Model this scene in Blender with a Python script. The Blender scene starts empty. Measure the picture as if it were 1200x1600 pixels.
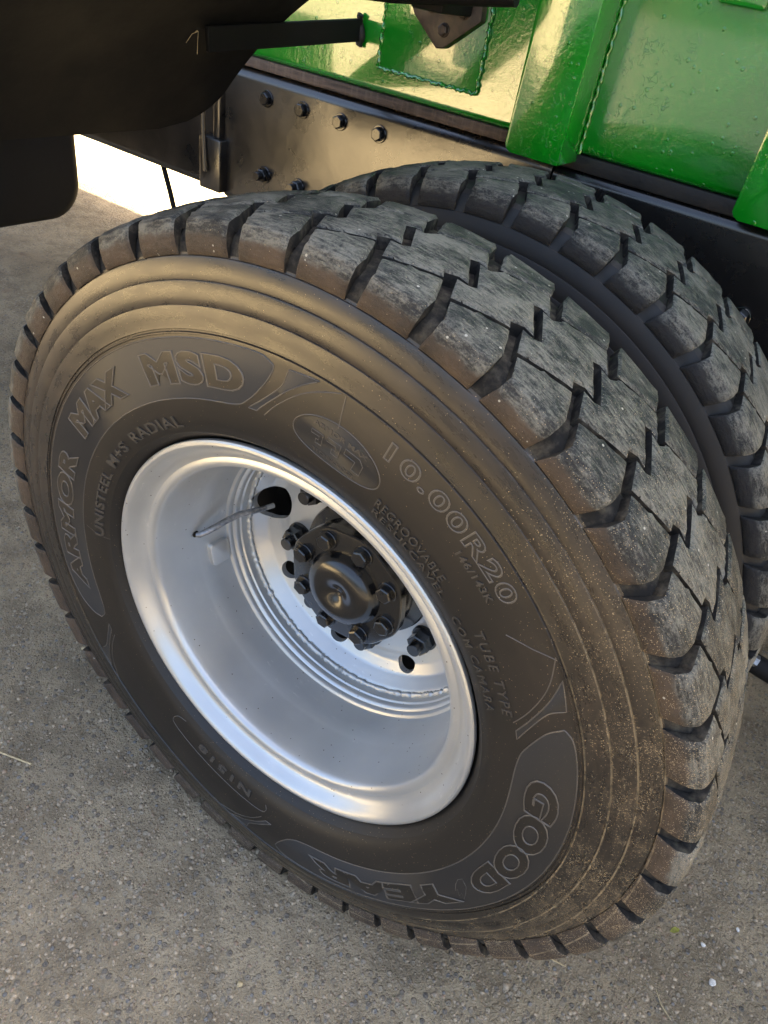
import bpy, bmesh, math, random
from mathutils import Vector, Matrix
import numpy as np

random.seed(7)
rng = np.random.default_rng(11)
sc = bpy.context.scene
COL = sc.collection
H = 0.507            # height of the axle above the ground
R = math.radians

# ------------------------------------------------------------------ camera
cam_d = bpy.data.cameras.new("camera")
cam = bpy.data.objects.new("camera", cam_d)
COL.objects.link(cam)
cam_d.sensor_fit = 'VERTICAL'
cam_d.sensor_height = 24.0
cam_d.sensor_width = 18.0
cam_d.lens = 1107.3 / 1600 * 24.0
cam_d.clip_start = 0.01
cam_d.clip_end = 2000
right = Vector((0.8188, 0.5514, 0.1596)); down = Vector((0.4479, -0.4398, -0.7784)); fwd = Vector((-0.3591, 0.7089, -0.6071))
cam.matrix_world = Matrix(((right.x, -down.x, -fwd.x, 0.36395), (right.y, -down.y, -fwd.y, -0.59065),
                           (right.z, -down.z, -fwd.z, 0.71268 + H), (0, 0, 0, 1)))
sc.camera = cam

# ------------------------------------------------------------------ sky and sun
SUN_EL, SUN_AZ = 48.0, 20.0       # azimuth measured from +Y towards +X
world = bpy.data.worlds.new("World")
sc.world = world
world.use_nodes = True
wn = world.node_tree
bg = wn.nodes['Background']
sky = wn.nodes.new('ShaderNodeTexSky')
sky.sky_type = 'NISHITA'
sky.sun_disc = False
sky.sun_elevation = R(SUN_EL)
sky.sun_rotation = R(SUN_AZ)
sky.dust_density = 8.0
sky.ozone_density = 0.3
wn.links.new(sky.outputs[0], bg.inputs[0])
bg.inputs[1].default_value = 0.105
sun_d = bpy.data.lights.new("sun", 'SUN')
sun_d.energy = 5.0
sun_d.angle = R(0.5)
sun_d.color = (1.0, 0.85, 0.60)
sun = bpy.data.objects.new("sun", sun_d)
COL.objects.link(sun)
to_sun = Vector((math.sin(R(SUN_AZ)) * math.cos(R(SUN_EL)), math.cos(R(SUN_AZ)) * math.cos(R(SUN_EL)), math.sin(R(SUN_EL))))
sun.rotation_euler = to_sun.to_track_quat('Z', 'Y').to_euler()
sun.location = to_sun * 20
vs = sc.view_settings
vs.view_transform = 'Standard'
vs.look = 'None'
vs.exposure = 2.85
vs.gamma = 1.0
vs.use_curve_mapping = False

cy = sc.cycles
cy.max_bounces = 6
cy.diffuse_bounces = 3
cy.glossy_bounces = 3
cy.transmission_bounces = 2

# ------------------------------------------------------------------ node helpers
class NT:
    def __init__(self, name):
        self.m = bpy.data.materials.new(name)
        self.m.use_nodes = True
        self.t = self.m.node_tree
        self.b = self.t.nodes['Principled BSDF']
        self.tc = self.t.nodes.new('ShaderNodeTexCoord')
    def n(self, typ, **kw):
        nd = self.t.nodes.new(typ)
        for k, v in kw.items():
            setattr(nd, k, v)
        return nd
    def link(self, a, b):
        self.t.links.new(a, b)
    def setin(self, nd, key, v):
        if hasattr(v, 'is_output') or isinstance(v, bpy.types.NodeSocket):
            self.link(v, nd.inputs[key])
        else:
            nd.inputs[key].default_value = v
    def math(self, op, a, b=0.0, c=None, clamp=False):
        nd = self.n('ShaderNodeMath', operation=op, use_clamp=clamp)
        self.setin(nd, 0, a); self.setin(nd, 1, b)
        if c is not None:
            self.setin(nd, 2, c)
        return nd.outputs[0]
    def vmath(self, op, a, b=(0, 0, 0)):
        nd = self.n('ShaderNodeVectorMath', operation=op)
        self.setin(nd, 0, a); self.setin(nd, 1, b)
        return nd.outputs['Value'] if op in ('LENGTH', 'DOT_PRODUCT') else nd.outputs[0]
    def obj(self):
        return self.tc.outputs['Object']
    def scaled(self, vec, s):
        mp = self.n('ShaderNodeMapping')
        self.link(vec, mp.inputs[0])
        mp.inputs['Scale'].default_value = s if isinstance(s, tuple) else (s, s, s)
        return mp.outputs[0]
    def noise(self, vec, scale, detail=4, rough=0.55, out=0, dist=0.0):
        nd = self.n('ShaderNodeTexNoise')
        self.link(vec, nd.inputs['Vector'])
        nd.inputs['Scale'].default_value = scale
        nd.inputs['Detail'].default_value = detail
        nd.inputs['Roughness'].default_value = rough
        nd.inputs['Distortion'].default_value = dist
        return nd.outputs[out]
    def voronoi(self, vec, scale, feature='F1', rand=1.0):
        nd = self.n('ShaderNodeTexVoronoi', feature=feature)
        self.link(vec, nd.inputs['Vector'])
        nd.inputs['Scale'].default_value = scale
        nd.inputs['Randomness'].default_value = rand
        return nd
    def ramp(self, fac, lo, hi, a=0.0, b=1.0):
        nd = self.n('ShaderNodeMapRange')
        nd.interpolation_type = 'SMOOTHSTEP'
        self.setin(nd, 0, fac)
        for i, v in enumerate((lo, hi, a, b)):
            nd.inputs[i + 1].default_value = v
        return nd.outputs[0]
    def mix(self, fac, a, b):
        nd = self.n('ShaderNodeMix', data_type='RGBA')
        self.setin(nd, 0, fac)
        for i, v in ((6, a), (7, b)):
            if isinstance(v, tuple):
                nd.inputs[i].default_value = (*v, 1.0) if len(v) == 3 else v
            else:
                self.link(v, nd.inputs[i])
        return nd.outputs[2]
    def bump(self, height, strength, dist=0.001, normal=None):
        nd = self.n('ShaderNodeBump')
        nd.inputs['Strength'].default_value = strength
        nd.inputs['Distance'].default_value = dist
        self.link(height, nd.inputs['Height'])
        if normal is not None:
            self.link(normal, nd.inputs['Normal'])
        return nd.outputs[0]
    def out(self, color=None, rough=None, normal=None, metal=None, coat=None, coat_rough=None, spec=None, ior=None):
        b = self.b
        if ior:
            b.inputs['IOR'].default_value = ior
            b.inputs['Coat IOR'].default_value = min(ior, 2.0)
        for k, v in (('Base Color', color), ('Roughness', rough), ('Normal', normal), ('Metallic', metal),
                     ('Coat Weight', coat), ('Coat Roughness', coat_rough), ('Specular IOR Level', spec)):
            if v is None:
                continue
            if isinstance(v, tuple):
                v = (*v, 1.0)
            self.setin(b, k, v)
        return self.m

def sepxyz(t, vec):
    nd = t.n('ShaderNodeSeparateXYZ'); t.link(vec, nd.inputs[0]); return nd.outputs
def comb(t, x, y, z):
    nd = t.n('ShaderNodeCombineXYZ')
    t.setin(nd, 0, x); t.setin(nd, 1, y); t.setin(nd, 2, z)
    return nd.outputs[0]

# position in the wheel's own frame; tread blocks are turned copies, so they use world position relative to the axle
def wheel_coords(t):
    geo = t.n('ShaderNodeNewGeometry')
    p = t.vmath('SUBTRACT', geo.outputs['Position'], (0, 0, H))
    x, y, z = sepxyz(t, p)
    r = t.vmath('LENGTH', comb(t, x, 0.0, z))
    ang = t.math('ARCTAN2', z, x)
    return p, x, y, z, r, ang

def dirt_specks(t, p, x, z, r):
    """sand stuck to the rubber, thick towards the lower right of the wheel"""
    side = t.math('DIVIDE', t.math('ADD', t.math('MULTIPLY', x, 0.86), t.math('MULTIPLY', z, -0.50)), r)
    dens = t.math('MULTIPLY', t.ramp(side, -0.45, 1.0), t.ramp(r, 0.36, 0.485, 0.05, 1.0))
    dens = t.math('MULTIPLY', dens, t.math('MULTIPLY_ADD', dens, 0.8, 0.2))
    patch = t.noise(p, 22.0, 5, 0.65)
    dens = t.math('MULTIPLY', dens, t.ramp(patch, 0.34, 0.64, 0.15, 1.25))
    v = t.voronoi(p, 1150.0)
    rnd = t.n('ShaderNodeSeparateColor'); t.link(v.outputs['Color'], rnd.inputs[0])
    keep = t.math('LESS_THAN', rnd.outputs[0], t.math('MULTIPLY_ADD', dens, 0.66, 0.006))
    size = t.math('MULTIPLY_ADD', rnd.outputs[1], 0.42, 0.12)
    dot = t.math('LESS_THAN', v.outputs['Distance'], size)
    m = t.math('MULTIPLY', keep, dot)
    # sand gathered in the ring creases
    crease = 0.0
    for L in (0.4150, 0.4395, 0.4625, 0.4845):
        d = t.math('ABSOLUTE', t.math('SUBTRACT', r, L))
        c = t.ramp(d, 0.0004, 0.0012, 1.0, 0.0)
        crease = c if isinstance(crease, float) else t.math('MAXIMUM', crease, c)
    crease = t.math('MULTIPLY', t.math('MULTIPLY', crease, t.ramp(t.noise(p, 75.0, 4, 0.7), 0.30, 0.62)), t.ramp(side, -0.1, 0.75, 0.0, 0.55))
    return t.math('MAXIMUM', m, crease), dens

def mat_sidewall(name='rubber_sidewall', ribs=False, plain=False, dust=1.0, lift=0.0):
    t = NT(name)
    p, x, y, z, r, ang = wheel_coords(t)
    polar = comb(t, t.math('MULTIPLY', ang, 0.42), t.math('MULTIPLY', r, 3.0), y)
    n1 = t.noise(p, 5.0, 5, 0.6)
    n2 = t.noise(polar, 26.0, 5, 0.65)
    n3 = t.noise(p, 300.0, 4, 0.7)
    rubber = (0.0065, 0.0062, 0.0062)
    brown = (0.056, 0.040, 0.028)
    f = t.math('MULTIPLY', t.ramp(n1, 0.30, 0.72, 0.25, 1.0), t.ramp(n2, 0.30, 0.75, 0.55, 1.0))
    f = t.math('MULTIPLY', f, t.ramp(r, 0.30, 0.46, 0.22 * dust, 0.80 * dust))
    f = t.math('MULTIPLY', f, t.ramp(t.math('DIVIDE', t.math('SUBTRACT', z, t.math('MULTIPLY', x, 0.35)), r), -0.75, 0.75, 0.22, 1.0))  # browner towards the upper left, painting in the warm light reflected there
    col = t.mix(f, rubber, brown)
    if lift:
        col = t.mix(lift, col, (0.30, 0.27, 0.23))  # paler grey mixed in as a painted glint on raised lettering
    rough = t.ramp(n2, 0.3, 0.7, 0.24, 0.36)
    if not plain:
        specks, dens = dirt_specks(t, p, x, z, r)
        film = t.math('MULTIPLY', dens, t.ramp(n3, 0.38, 0.66))
        col = t.mix(t.math('MULTIPLY', film, 0.75, clamp=True), col, (0.15, 0.11, 0.066))
        col = t.mix(specks, col, (0.40, 0.30, 0.17))
        rough = t.math('MAXIMUM', rough, t.math('MULTIPLY', specks, 0.8))
    if not ribs:
        rough = t.math('MAXIMUM', rough, t.ramp(r, 0.296, 0.322, 0.55, 0.24))
        rough = t.math('MAXIMUM', rough, t.ramp(r, 0.404, 0.416, 0.40, 0.20))
    if plain:
        rough = 0.6
    hgt = t.math('ADD', t.math('MULTIPLY', n3, 0.35), t.math('MULTIPLY', n2, 0.6))
    if ribs:
        w = t.math('SINE', t.math('MULTIPLY', ang, 1500.0))
        hgt = t.math('ADD', t.math('MULTIPLY', hgt, 0.6), t.math('MULTIPLY', w, 0.3))
        col = t.mix(0.82, col, (0.021, 0.0212, 0.0225))
        rough = 0.42
        tg = t.n('ShaderNodeTangent', direction_type='RADIAL', axis='Y')
        t.link(tg.outputs[0], t.b.inputs['Tangent'])
        t.b.inputs['Anisotropic'].default_value = 0.92
        t.b.inputs['Anisotropic Rotation'].default_value = 0.25
    nrm = t.bump(hgt, 0.10, 0.0004)
    return t.out(col, rough, nrm, spec=0.5, ior=1.55)

def mat_tread():
    t = NT('rubber_tread')
    p, x, y, z, r, ang = wheel_coords(t)
    oi = t.n('ShaderNodeObjectInfo')
    arc = t.math('MULTIPLY', ang, 0.52)
    pol = comb(t, t.math('MULTIPLY_ADD', y, 0.35, t.math('MULTIPLY', arc, 0.62)), t.math('MULTIPLY', y, 2.8), t.math('MULTIPLY', r, 2.0))
    streak = t.noise(pol, 120.0, 7, 0.76, dist=0.25)
    blot = t.noise(p, 24.0, 5, 0.62)
    fine = t.noise(p, 520.0, 3, 0.7)
    dark = (0.012, 0.014, 0.015)
    dust = (0.185, 0.178, 0.148)
    f = t.math('ADD', t.math('MULTIPLY', streak, 0.85), t.math('MULTIPLY', blot, 0.50))
    f = t.math('ADD', f, t.math('MULTIPLY', t.math('SUBTRACT', fine, 0.5), 0.35))
    f = t.math('ADD', f, t.math('MULTIPLY', t.math('SUBTRACT', oi.outputs['Random'], 0.5), 0.10))
    f = t.ramp(f, 0.56, 0.84)
    col = t.mix(f, dark, dust)
    # the shoulder face below the worn surface keeps the browned sidewall look
    edge = t.math('ADD', r, t.math('MULTIPLY', t.math('SUBTRACT', t.noise(p, 45.0, 5, 0.7), 0.5), 0.020))
    sh = t.ramp(edge, 0.5005, 0.5090, 1.0, 0.0)
    brown = t.mix(t.ramp(blot, 0.3, 0.7, 0.35, 1.0), (0.016, 0.0145, 0.0140), (0.088, 0.062, 0.042))
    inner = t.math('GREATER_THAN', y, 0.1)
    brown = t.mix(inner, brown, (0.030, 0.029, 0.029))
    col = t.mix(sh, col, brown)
    specks, dens = dirt_specks(t, p, x, z, r)
    col = t.mix(t.math('MULTIPLY', specks, t.math('SUBTRACT', 1.0, inner)), col, (0.40, 0.31, 0.19))
    chips = t.voronoi(p, 160.0)
    cc = t.n('ShaderNodeSeparateColor'); t.link(chips.outputs['Color'], cc.inputs[0])
    chip = t.math('MULTIPLY', t.math('LESS_THAN', cc.outputs[0], 0.03), t.math('LESS_THAN', chips.outputs['Distance'], 0.2))
    col = t.mix(chip, col, (0.42, 0.40, 0.34))
    hgt = t.math('ADD', t.math('MULTIPLY', streak, 1.0), t.math('MULTIPLY', fine, 0.5))
    nrm = t.bump(hgt, 0.75, 0.0030)
    return t.out(col, t.ramp(f, 0, 1, 0.52, 0.80), nrm, spec=0.4)

def mat_groove():
    t = NT('rubber_groove')
    p, x, y, z, r, ang = wheel_coords(t)
    n = t.noise(p, 60.0, 5, 0.65)
    col = t.mix(t.ramp(n, 0.42, 0.75), (0.017, 0.0165, 0.016), (0.085, 0.075, 0.058))
    return t.out(col, 0.85, t.bump(t.noise(p, 300.0, 4), 0.3, 0.001), spec=0.2)

def mat_silver():
    t = NT('silver_paint')
    o = t.obj()
    n1 = t.noise(o, 9.0, 4)
    n2 = t.noise(o, 900.0, 2)
    sc1 = t.noise(t.scaled(o, (1.0, 3.0, 1.0)), 38.0, 5, 0.7)
    scuff = t.math('MULTIPLY', t.ramp(sc1, 0.60, 0.70), t.ramp(n1, 0.46, 0.60))
    col = t.mix(t.ramp(n1, 0.3, 0.7), (0.54, 0.55, 0.545), (0.60, 0.608, 0.60))
    col = t.mix(t.math('MULTIPLY', scuff, 0.55), col, (0.80, 0.79, 0.76))
    v = t.voronoi(o, 240.0)
    cc = t.n('ShaderNodeSeparateColor'); t.link(v.outputs['Color'], cc.inputs[0])
    grit = t.math('MULTIPLY', t.math('LESS_THAN', cc.outputs[0], 0.020), t.math('LESS_THAN', v.outputs['Distance'], 0.22))
    col = t.mix(grit, col, (0.12, 0.10, 0.08))
    hgt = t.math('ADD', t.math('MULTIPLY', n2, 0.5), t.math('MULTIPLY', t.noise(o, 50.0, 3), 0.9))
    return t.out(col, t.ramp(n1, 0.3, 0.7, 0.29, 0.35), t.bump(hgt, 0.12, 0.0006), metal=0.62, coat=0.30, coat_rough=0.18)

def mat_black(name, rough=0.3, dusty=0.3, base=(0.010, 0.010, 0.011), coat=0.3, wave=0.2, dustcol=(0.10, 0.075, 0.05), ior=1.5):
    t = NT(name)
    o = t.obj()
    n1 = t.noise(o, 7.0, 5, 0.65)
    n2 = t.noise(o, 130.0, 4, 0.6)
    f = t.math('MULTIPLY', t.ramp(n1, 0.35, 0.75), dusty)
    f = t.math('MULTIPLY', f, t.ramp(n2, 0.3, 0.7, 0.5, 1.0))
    col = t.mix(f, base, dustcol)
    hgt = t.math('ADD', t.noise(o, 22.0, 3, 0.5), t.math('MULTIPLY', n2, 0.15))
    return t.out(col, t.ramp(n1, 0.3, 0.7, rough * 0.85, rough * 1.25), t.bump(hgt, wave, 0.004), coat=coat, coat_rough=rough * 0.6, ior=ior)

def mat_green():
    t = NT('green_enamel')
    o = t.obj()
    n1 = t.noise(o, 4.0, 4)
    n2 = t.noise(o, 120.0, 3)
    run = t.noise(t.scaled(o, (1.0, 1.0, 0.7)), 62.0, 3, 0.55, dist=1.2)
    patch = t.ramp(t.noise(o, 7.5, 3), 0.50, 0.66)
    line = t.ramp(t.math('ABSOLUTE', t.math('SUBTRACT', run, 0.5)), 0.0, 0.016, 1.0, 0.0)
    line = t.math('MULTIPLY', t.math('MULTIPLY', line, patch), t.ramp(t.noise(o, 45.0, 2), 0.46, 0.60))
    pits = t.voronoi(o, 95.0)
    pc = t.n('ShaderNodeSeparateColor'); t.link(pits.outputs['Color'], pc.inputs[0])
    pit = t.math('MULTIPLY', t.math('LESS_THAN', pc.outputs[0], 0.12), t.ramp(pits.outputs['Distance'], 0.15, 0.32, 1.0, 0.0))
    hgt = t.math('ADD', t.math('MULTIPLY', line, 1.1), t.math('MULTIPLY', pit, 0.9))
    hgt = t.math('ADD', hgt, t.math('MULTIPLY', n2, t.math('MULTIPLY_ADD', t.ramp(n1, 0.4, 0.6), 0.55, 0.10)))
    hgt = t.math('ADD', hgt, t.math('MULTIPLY', t.noise(o, 10.0, 2), 0.35))
    hgt = t.math('ADD', hgt, t.math('MULTIPLY', t.noise(o, 300.0, 2), 0.10))
    col = t.mix(t.ramp(n1, 0.35, 0.7), (0.0022, 0.200, 0.008), (0.0035, 0.255, 0.010))
    return t.out(col, 0.20, t.bump(hgt, 0.55, 0.0022), coat=1.0, coat_rough=0.06, ior=1.75)

def mat_wood():
    t = NT('packing_timber')
    o = t.obj()
    g = t.noise(t.scaled(o, (1.0, 14.0, 14.0)), 10.0, 6, 0.7)
    saw = t.noise(t.scaled(o, (60.0, 3.0, 3.0)), 3.0, 3, 0.6)
    col = t.mix(t.ramp(g, 0.3, 0.7), (0.045, 0.031, 0.024), (0.155, 0.105, 0.075))
    col = t.mix(t.math('MULTIPLY', t.ramp(saw, 0.45, 0.7), 0.5), col, (0.19, 0.14, 0.10))
    return t.out(col, 0.75, t.bump(t.math('ADD', g, saw), 0.6, 0.003))

def mat_asphalt():
    t = NT('asphalt')
    o = t.obj()
    big = t.noise(o, 1.6, 5, 0.6)
    mid = t.noise(o, 11.0, 5, 0.65)
    v1 = t.voronoi(o, 95.0)
    v2 = t.voronoi(o, 210.0)
    vd = t.voronoi(o, 42.0)
    c1 = t.n('ShaderNodeSeparateColor'); t.link(v1.outputs['Color'], c1.inputs[0])
    c2 = t.n('ShaderNodeSeparateColor'); t.link(v2.outputs['Color'], c2.inputs[0])
    binder = t.mix(t.ramp(mid, 0.3, 0.7), (0.245, 0.196, 0.128), (0.455, 0.37, 0.245))
    stone1 = t.mix(c1.outputs[1], (0.19, 0.168, 0.138), (0.46, 0.39, 0.285))
    stone1 = t.mix(t.math('GREATER_THAN', c1.outputs[2], 0.62), stone1, (0.27, 0.262, 0.245))
    stone2 = t.mix(c2.outputs[1], (0.20, 0.162, 0.115), (0.52, 0.42, 0.29))
    isst1 = t.math('MULTIPLY', t.math('LESS_THAN', c1.outputs[0], 0.42), t.ramp(v1.outputs['Distance'], 0.34, 0.46, 1.0, 0.0))
    isst2 = t.math('MULTIPLY', t.math('LESS_THAN', c2.outputs[0], 0.5), t.ramp(v2.outputs['Distance'], 0.34, 0.5, 1.0, 0.0))
    col = t.mix(isst2, binder, stone2)
    col = t.mix(isst1, col, stone1)
    # patches of fine brown soil between the stones and a rusty stain or two
    soil = t.ramp(t.noise(o, 5.5, 6, 0.7), 0.50, 0.68)
    col = t.mix(t.math('MULTIPLY', soil, 0.55), col, (0.33, 0.25, 0.16))
    red = t.ramp(t.noise(o, 8.0, 3), 0.66, 0.74)
    col = t.mix(t.math('MULTIPLY', red, 0.30), col, (0.17, 0.085, 0.05))
    hsv = t.n('ShaderNodeHueSaturation')
    t.link(col, hsv.inputs['Color'])
    t.link(t.ramp(big, 0.32, 0.68, 0.88, 1.30), hsv.inputs['Value'])
    hgt = t.math('ADD', t.math('MULTIPLY', isst1, 0.55), t.math('MULTIPLY', isst2, 0.35))
    hgt = t.math('ADD', hgt, t.math('MULTIPLY', t.noise(o, 160.0, 4, 0.65), 0.8))
    hgt = t.math('ADD', hgt, t.math('MULTIPLY', mid, 1.2))
    hgt = t.math('ADD', hgt, t.math('MULTIPLY', t.noise(o, 70.0, 5, 0.7), 2.2))
    return t.out(hsv.outputs[0], 0.75, t.bump(hgt, 1.0, 0.011), spec=0.3)

def mat_stone(name='stone_chip'):
    t = NT(name)
    geo = t.n('ShaderNodeNewGeometry')
    rnd = geo.outputs['Random Per Island']
    n = t.noise(t.obj(), 300.0, 3)
    col = t.mix(rnd, (0.18, 0.152, 0.116), (0.43, 0.345, 0.235))
    col = t.mix(t.math('MULTIPLY', t.math('LESS_THAN', t.math('FRACT', t.math('MULTIPLY', rnd, 37.0)), 0.12), 0.7), col, (0.22, 0.14, 0.09))
    col = t.mix(t.math('MULTIPLY', t.ramp(n, 0.4, 0.7), 0.5), col, (0.31, 0.24, 0.155))
    return t.out(col, 0.6, t.bump(n, 0.4, 0.0008))

def mat_plain(name, col, rough=0.6, var=0.25, scale=200.0):
    t = NT(name)
    n = t.noise(t.obj(), scale, 4)
    c = t.mix(t.ramp(n, 0.3, 0.7), tuple(v * (1 - var) for v in col), tuple(min(1, v * (1 + var)) for v in col))
    return t.out(c, rough, t.bump(n, 0.3, 0.0008))

M_SIDE = mat_sidewall()
M_RIB = mat_sidewall('rubber_ribbed_plate', ribs=True)
M_INNER = mat_sidewall('rubber_sidewall_clean', plain=True, dust=0.28)
M_EDGE = mat_sidewall('rubber_edge_glint', lift=0.27)  # paler copy of the rubber; paints the glint along raised edges
M_TEXT = mat_sidewall('rubber_small_letters', lift=0.15)
M_TREAD = mat_tread()
M_GROOVE = mat_groove()
M_SILVER = mat_silver()
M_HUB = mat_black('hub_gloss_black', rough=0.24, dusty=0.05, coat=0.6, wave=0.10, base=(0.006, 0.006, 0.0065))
M_CHASSIS = mat_black('chassis_black', rough=0.30, dusty=0.20, coat=0.5, wave=0.26, base=(0.008, 0.0072, 0.0065), dustcol=(0.12, 0.078, 0.045), ior=1.65)
M_MUD = mat_black('mudguard_black', rough=0.50, dusty=0.25, coat=0.0, wave=0.12, base=(0.0090, 0.0092, 0.0098), dustcol=(0.024, 0.024, 0.025), ior=1.22)
M_STRIP = mat_black('packing_black', rough=0.6, dusty=0.25, coat=0.0, wave=0.8)
M_GREEN = mat_green()
M_WOOD = mat_wood()
M_ASPH = mat_asphalt()
M_STONE = mat_stone()
M_DARK_REFL = mat_plain('dark_reflection_ground', (0.045, 0.045, 0.044), 0.8, 0.25, 60.0)  # for the added dark ground mirrored in the green panel
M_SAND = mat_plain('pale_sandy_soil', (0.62, 0.505, 0.30), 0.85, 0.22, 5.0)
M_RUSTY = mat_black('bracket_brown_black', rough=0.38, dusty=0.9, coat=0.2, wave=0.6, base=(0.016, 0.012, 0.010), dustcol=(0.13, 0.085, 0.06))
M_WHITE = mat_plain('white_pebble', (0.62, 0.60, 0.55))
M_STRAW = mat_plain('dry_straw', (0.46, 0.36, 0.20))
M_LEAF = mat_plain('yellow_leaf', (0.42, 0.42, 0.10))
M_STEEL = mat_plain('bare_steel', (0.30, 0.31, 0.33), rough=0.36)
M_STEEL.node_tree.nodes['Principled BSDF'].inputs['Metallic'].default_value = 0.8
M_SCRIM = mat_plain('tape_scrap', (0.030, 0.032, 0.034), rough=0.5)

# ------------------------------------------------------------------ object helpers
def link(name, me, mat=None, parent=None, loc=None, rot=None, smooth=None):
    o = bpy.data.objects.new(name, me)
    COL.objects.link(o)
    if mat is not None and me is not None and len(me.materials) == 0:
        for m in (mat if isinstance(mat, (list, tuple)) else [mat]):
            me.materials.append(m)
    if parent is not None:
        o.parent = parent
    if loc is not None:
        o.location = loc
    if rot is not None:
        o.rotation_euler = rot
    if smooth is not None and me is not None:
        shade(me, smooth)
    return o
def shade(me, deg=35):
    me.polygons.foreach_set('use_smooth', [True] * len(me.polygons))
    me.set_sharp_from_angle(angle=R(deg))
def empty(name, parent=None, loc=(0, 0, 0)):
    o = bpy.data.objects.new(name, None)
    o.empty_display_size = 0.05
    COL.objects.link(o)
    o.parent = parent
    o.location = loc
    return o
def mesh(name, verts, faces):
    me = bpy.data.meshes.new(name)
    me.from_pydata([tuple(v) for v in verts], [], [tuple(f) for f in faces])
    me.update()
    return me
def bm_mesh(bm, name):
    me = bpy.data.meshes.new(name)
    bmesh.ops.recalc_face_normals(bm, faces=bm.faces)
    bm.to_mesh(me); bm.free()
    return me
def lathe(name, prof, n=128, a0=0.0, a1=360.0, modr=None, flip=False):
    """prof: (r, y) around the wheel axis (local Y)"""
    full = abs(a1 - a0 - 360) < 1e-6
    cnt = n if full else n + 1
    V, F = [], []
    for i in range(cnt):
        a = R(a0 + (a1 - a0) * i / n)
        for (r, y) in prof:
            rr = r if modr is None else modr(r, a)
            V.append((rr * math.cos(a), y, rr * math.sin(a)))
    k = len(prof)
    for i in range(n):
        j = (i + 1) % cnt
        for q in range(k - 1):
            f = (i * k + q, i * k + q + 1, j * k + q + 1, j * k + q)
            F.append(f[::-1] if flip else f)
    me = mesh(name, V, F)
    bm = bmesh.new(); bm.from_mesh(me)
    bmesh.ops.remove_doubles(bm, verts=bm.verts, dist=1e-6)
    bmesh.ops.recalc_face_normals(bm, faces=bm.faces)
    bm.to_mesh(me); bm.free()
    return me
def tube_mesh(name, pts, rad, seg=8, closed=False, caps=True):
    pts = [Vector(p) for p in pts]
    n = len(pts)
    rads = rad if isinstance(rad, (list, tuple)) else [rad] * n
    V, F = [], []
    t0 = (pts[1] - pts[0]).normalized()
    up = Vector((0, 0, 1)) if abs(t0.z) < 0.9 else Vector((1, 0, 0))
    u = t0.cross(up).normalized()
    for i, p in enumerate(pts):
        if closed:
            t = (pts[(i + 1) % n] - pts[i - 1]).normalized()
        else:
            t = (pts[min(i + 1, n - 1)] - pts[max(i - 1, 0)]).normalized()
        u = (u - t * u.dot(t)).normalized()
        w = t.cross(u)
        for k in range(seg):
            a = 2 * math.pi * k / seg
            V.append(p + (u * math.cos(a) + w * math.sin(a)) * rads[i])
    for i in range(n if closed else n - 1):
        j = (i + 1) % n
        for k in range(seg):
            k2 = (k + 1) % seg
            F.append((i * seg + k, i * seg + k2, j * seg + k2, j * seg + k))
    if caps and not closed:
        F.append(tuple(range(seg))[::-1]); F.append(tuple((n - 1) * seg + k for k in range(seg)))
    return mesh(name, V, F)
def box_bm(x0, x1, y0, y1, z0, z1, bev=0.0, seg=2):
    bm = bmesh.new()
    bmesh.ops.create_cube(bm, size=1.0)
    for v in bm.verts:
        v.co = Vector(((x0 + x1) / 2 + v.co.x * (x1 - x0), (y0 + y1) / 2 + v.co.y * (y1 - y0), (z0 + z1) / 2 + v.co.z * (z1 - z0)))
    if bev:
        bmesh.ops.bevel(bm, geom=list(bm.edges), offset=bev, segments=seg, affect='EDGES', profile=0.5)
    return bm
def box(name, x0, x1, y0, y1, z0, z1, mat, parent, bev=0.002, seg=2, cuts=0):
    bm = box_bm(x0, x1, y0, y1, z0, z1, bev, seg)
    me = bm_mesh(bm, name)
    return link(name, me, mat, parent, smooth=40)
def prism(name, outline, y0, y1, mat, parent, bev=0.002):
    """outline: (x, z) points; extruded from y0 to y1"""
    bm = bmesh.new()
    vs_ = [bm.verts.new((x, y0, z)) for x, z in outline]
    f = bm.faces.new(vs_)
    ret = bmesh.ops.extrude_face_region(bm, geom=[f])
    for v in ret['geom']:
        if isinstance(v, bmesh.types.BMVert):
            v.co.y = y1
    bmesh.ops.recalc_face_normals(bm, faces=bm.faces)
    if bev:
        bmesh.ops.bevel(bm, geom=list(bm.edges), offset=bev, segments=2, affect='EDGES', profile=0.5)
    return link(name, bm_mesh(bm, name), mat, parent, smooth=40)

def structure(o, name=None):
    o['kind'] = 'structure'
    return o

# ------------------------------------------------------------------ ground
bm = bmesh.new()
N = 40
S = [-400, -60, -12, -4] + list(np.linspace(-2, 2, 9)) + [4, 12, 60, 400]
grid = [[bm.verts.new((x, y, 0)) for y in S] for x in S]
for i in range(len(S) - 1):
    for j in range(len(S) - 1):
        bm.faces.new((grid[i][j], grid[i + 1][j], grid[i + 1][j + 1], grid[i][j + 1]))
ground = structure(link('ground', bm_mesh(bm, 'ground'), M_SAND))
bm = bmesh.new()
edge = []
er_ = random.Random(3)
for x in np.linspace(-7, 6, 60):
    edge.append((x, -2.0 + er_.uniform(-.10, .10)))
for x in np.linspace(6, -7, 120):
    edge.append((x, 2.06 + er_.uniform(-.05, .05)))
f_ = bm.faces.new([bm.verts.new((x, y, .004)) for x, y in edge])
bmesh.ops.triangulate(bm, faces=[f_])
rd = bmesh.new()
rd.faces.new([rd.verts.new(p_) for p_ in ((-1.3, -2.12, .002), (-123, -382, .002), (60, -382, .002), (14, -2.12, .002))])
dark_reflection_sheet = structure(link('dark_reflection_sheet', bm_mesh(rd, 'dark_reflection_sheet'), M_DARK_REFL))  # unseen dark ground, added to keep the right green panel's reflection dark
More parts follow.
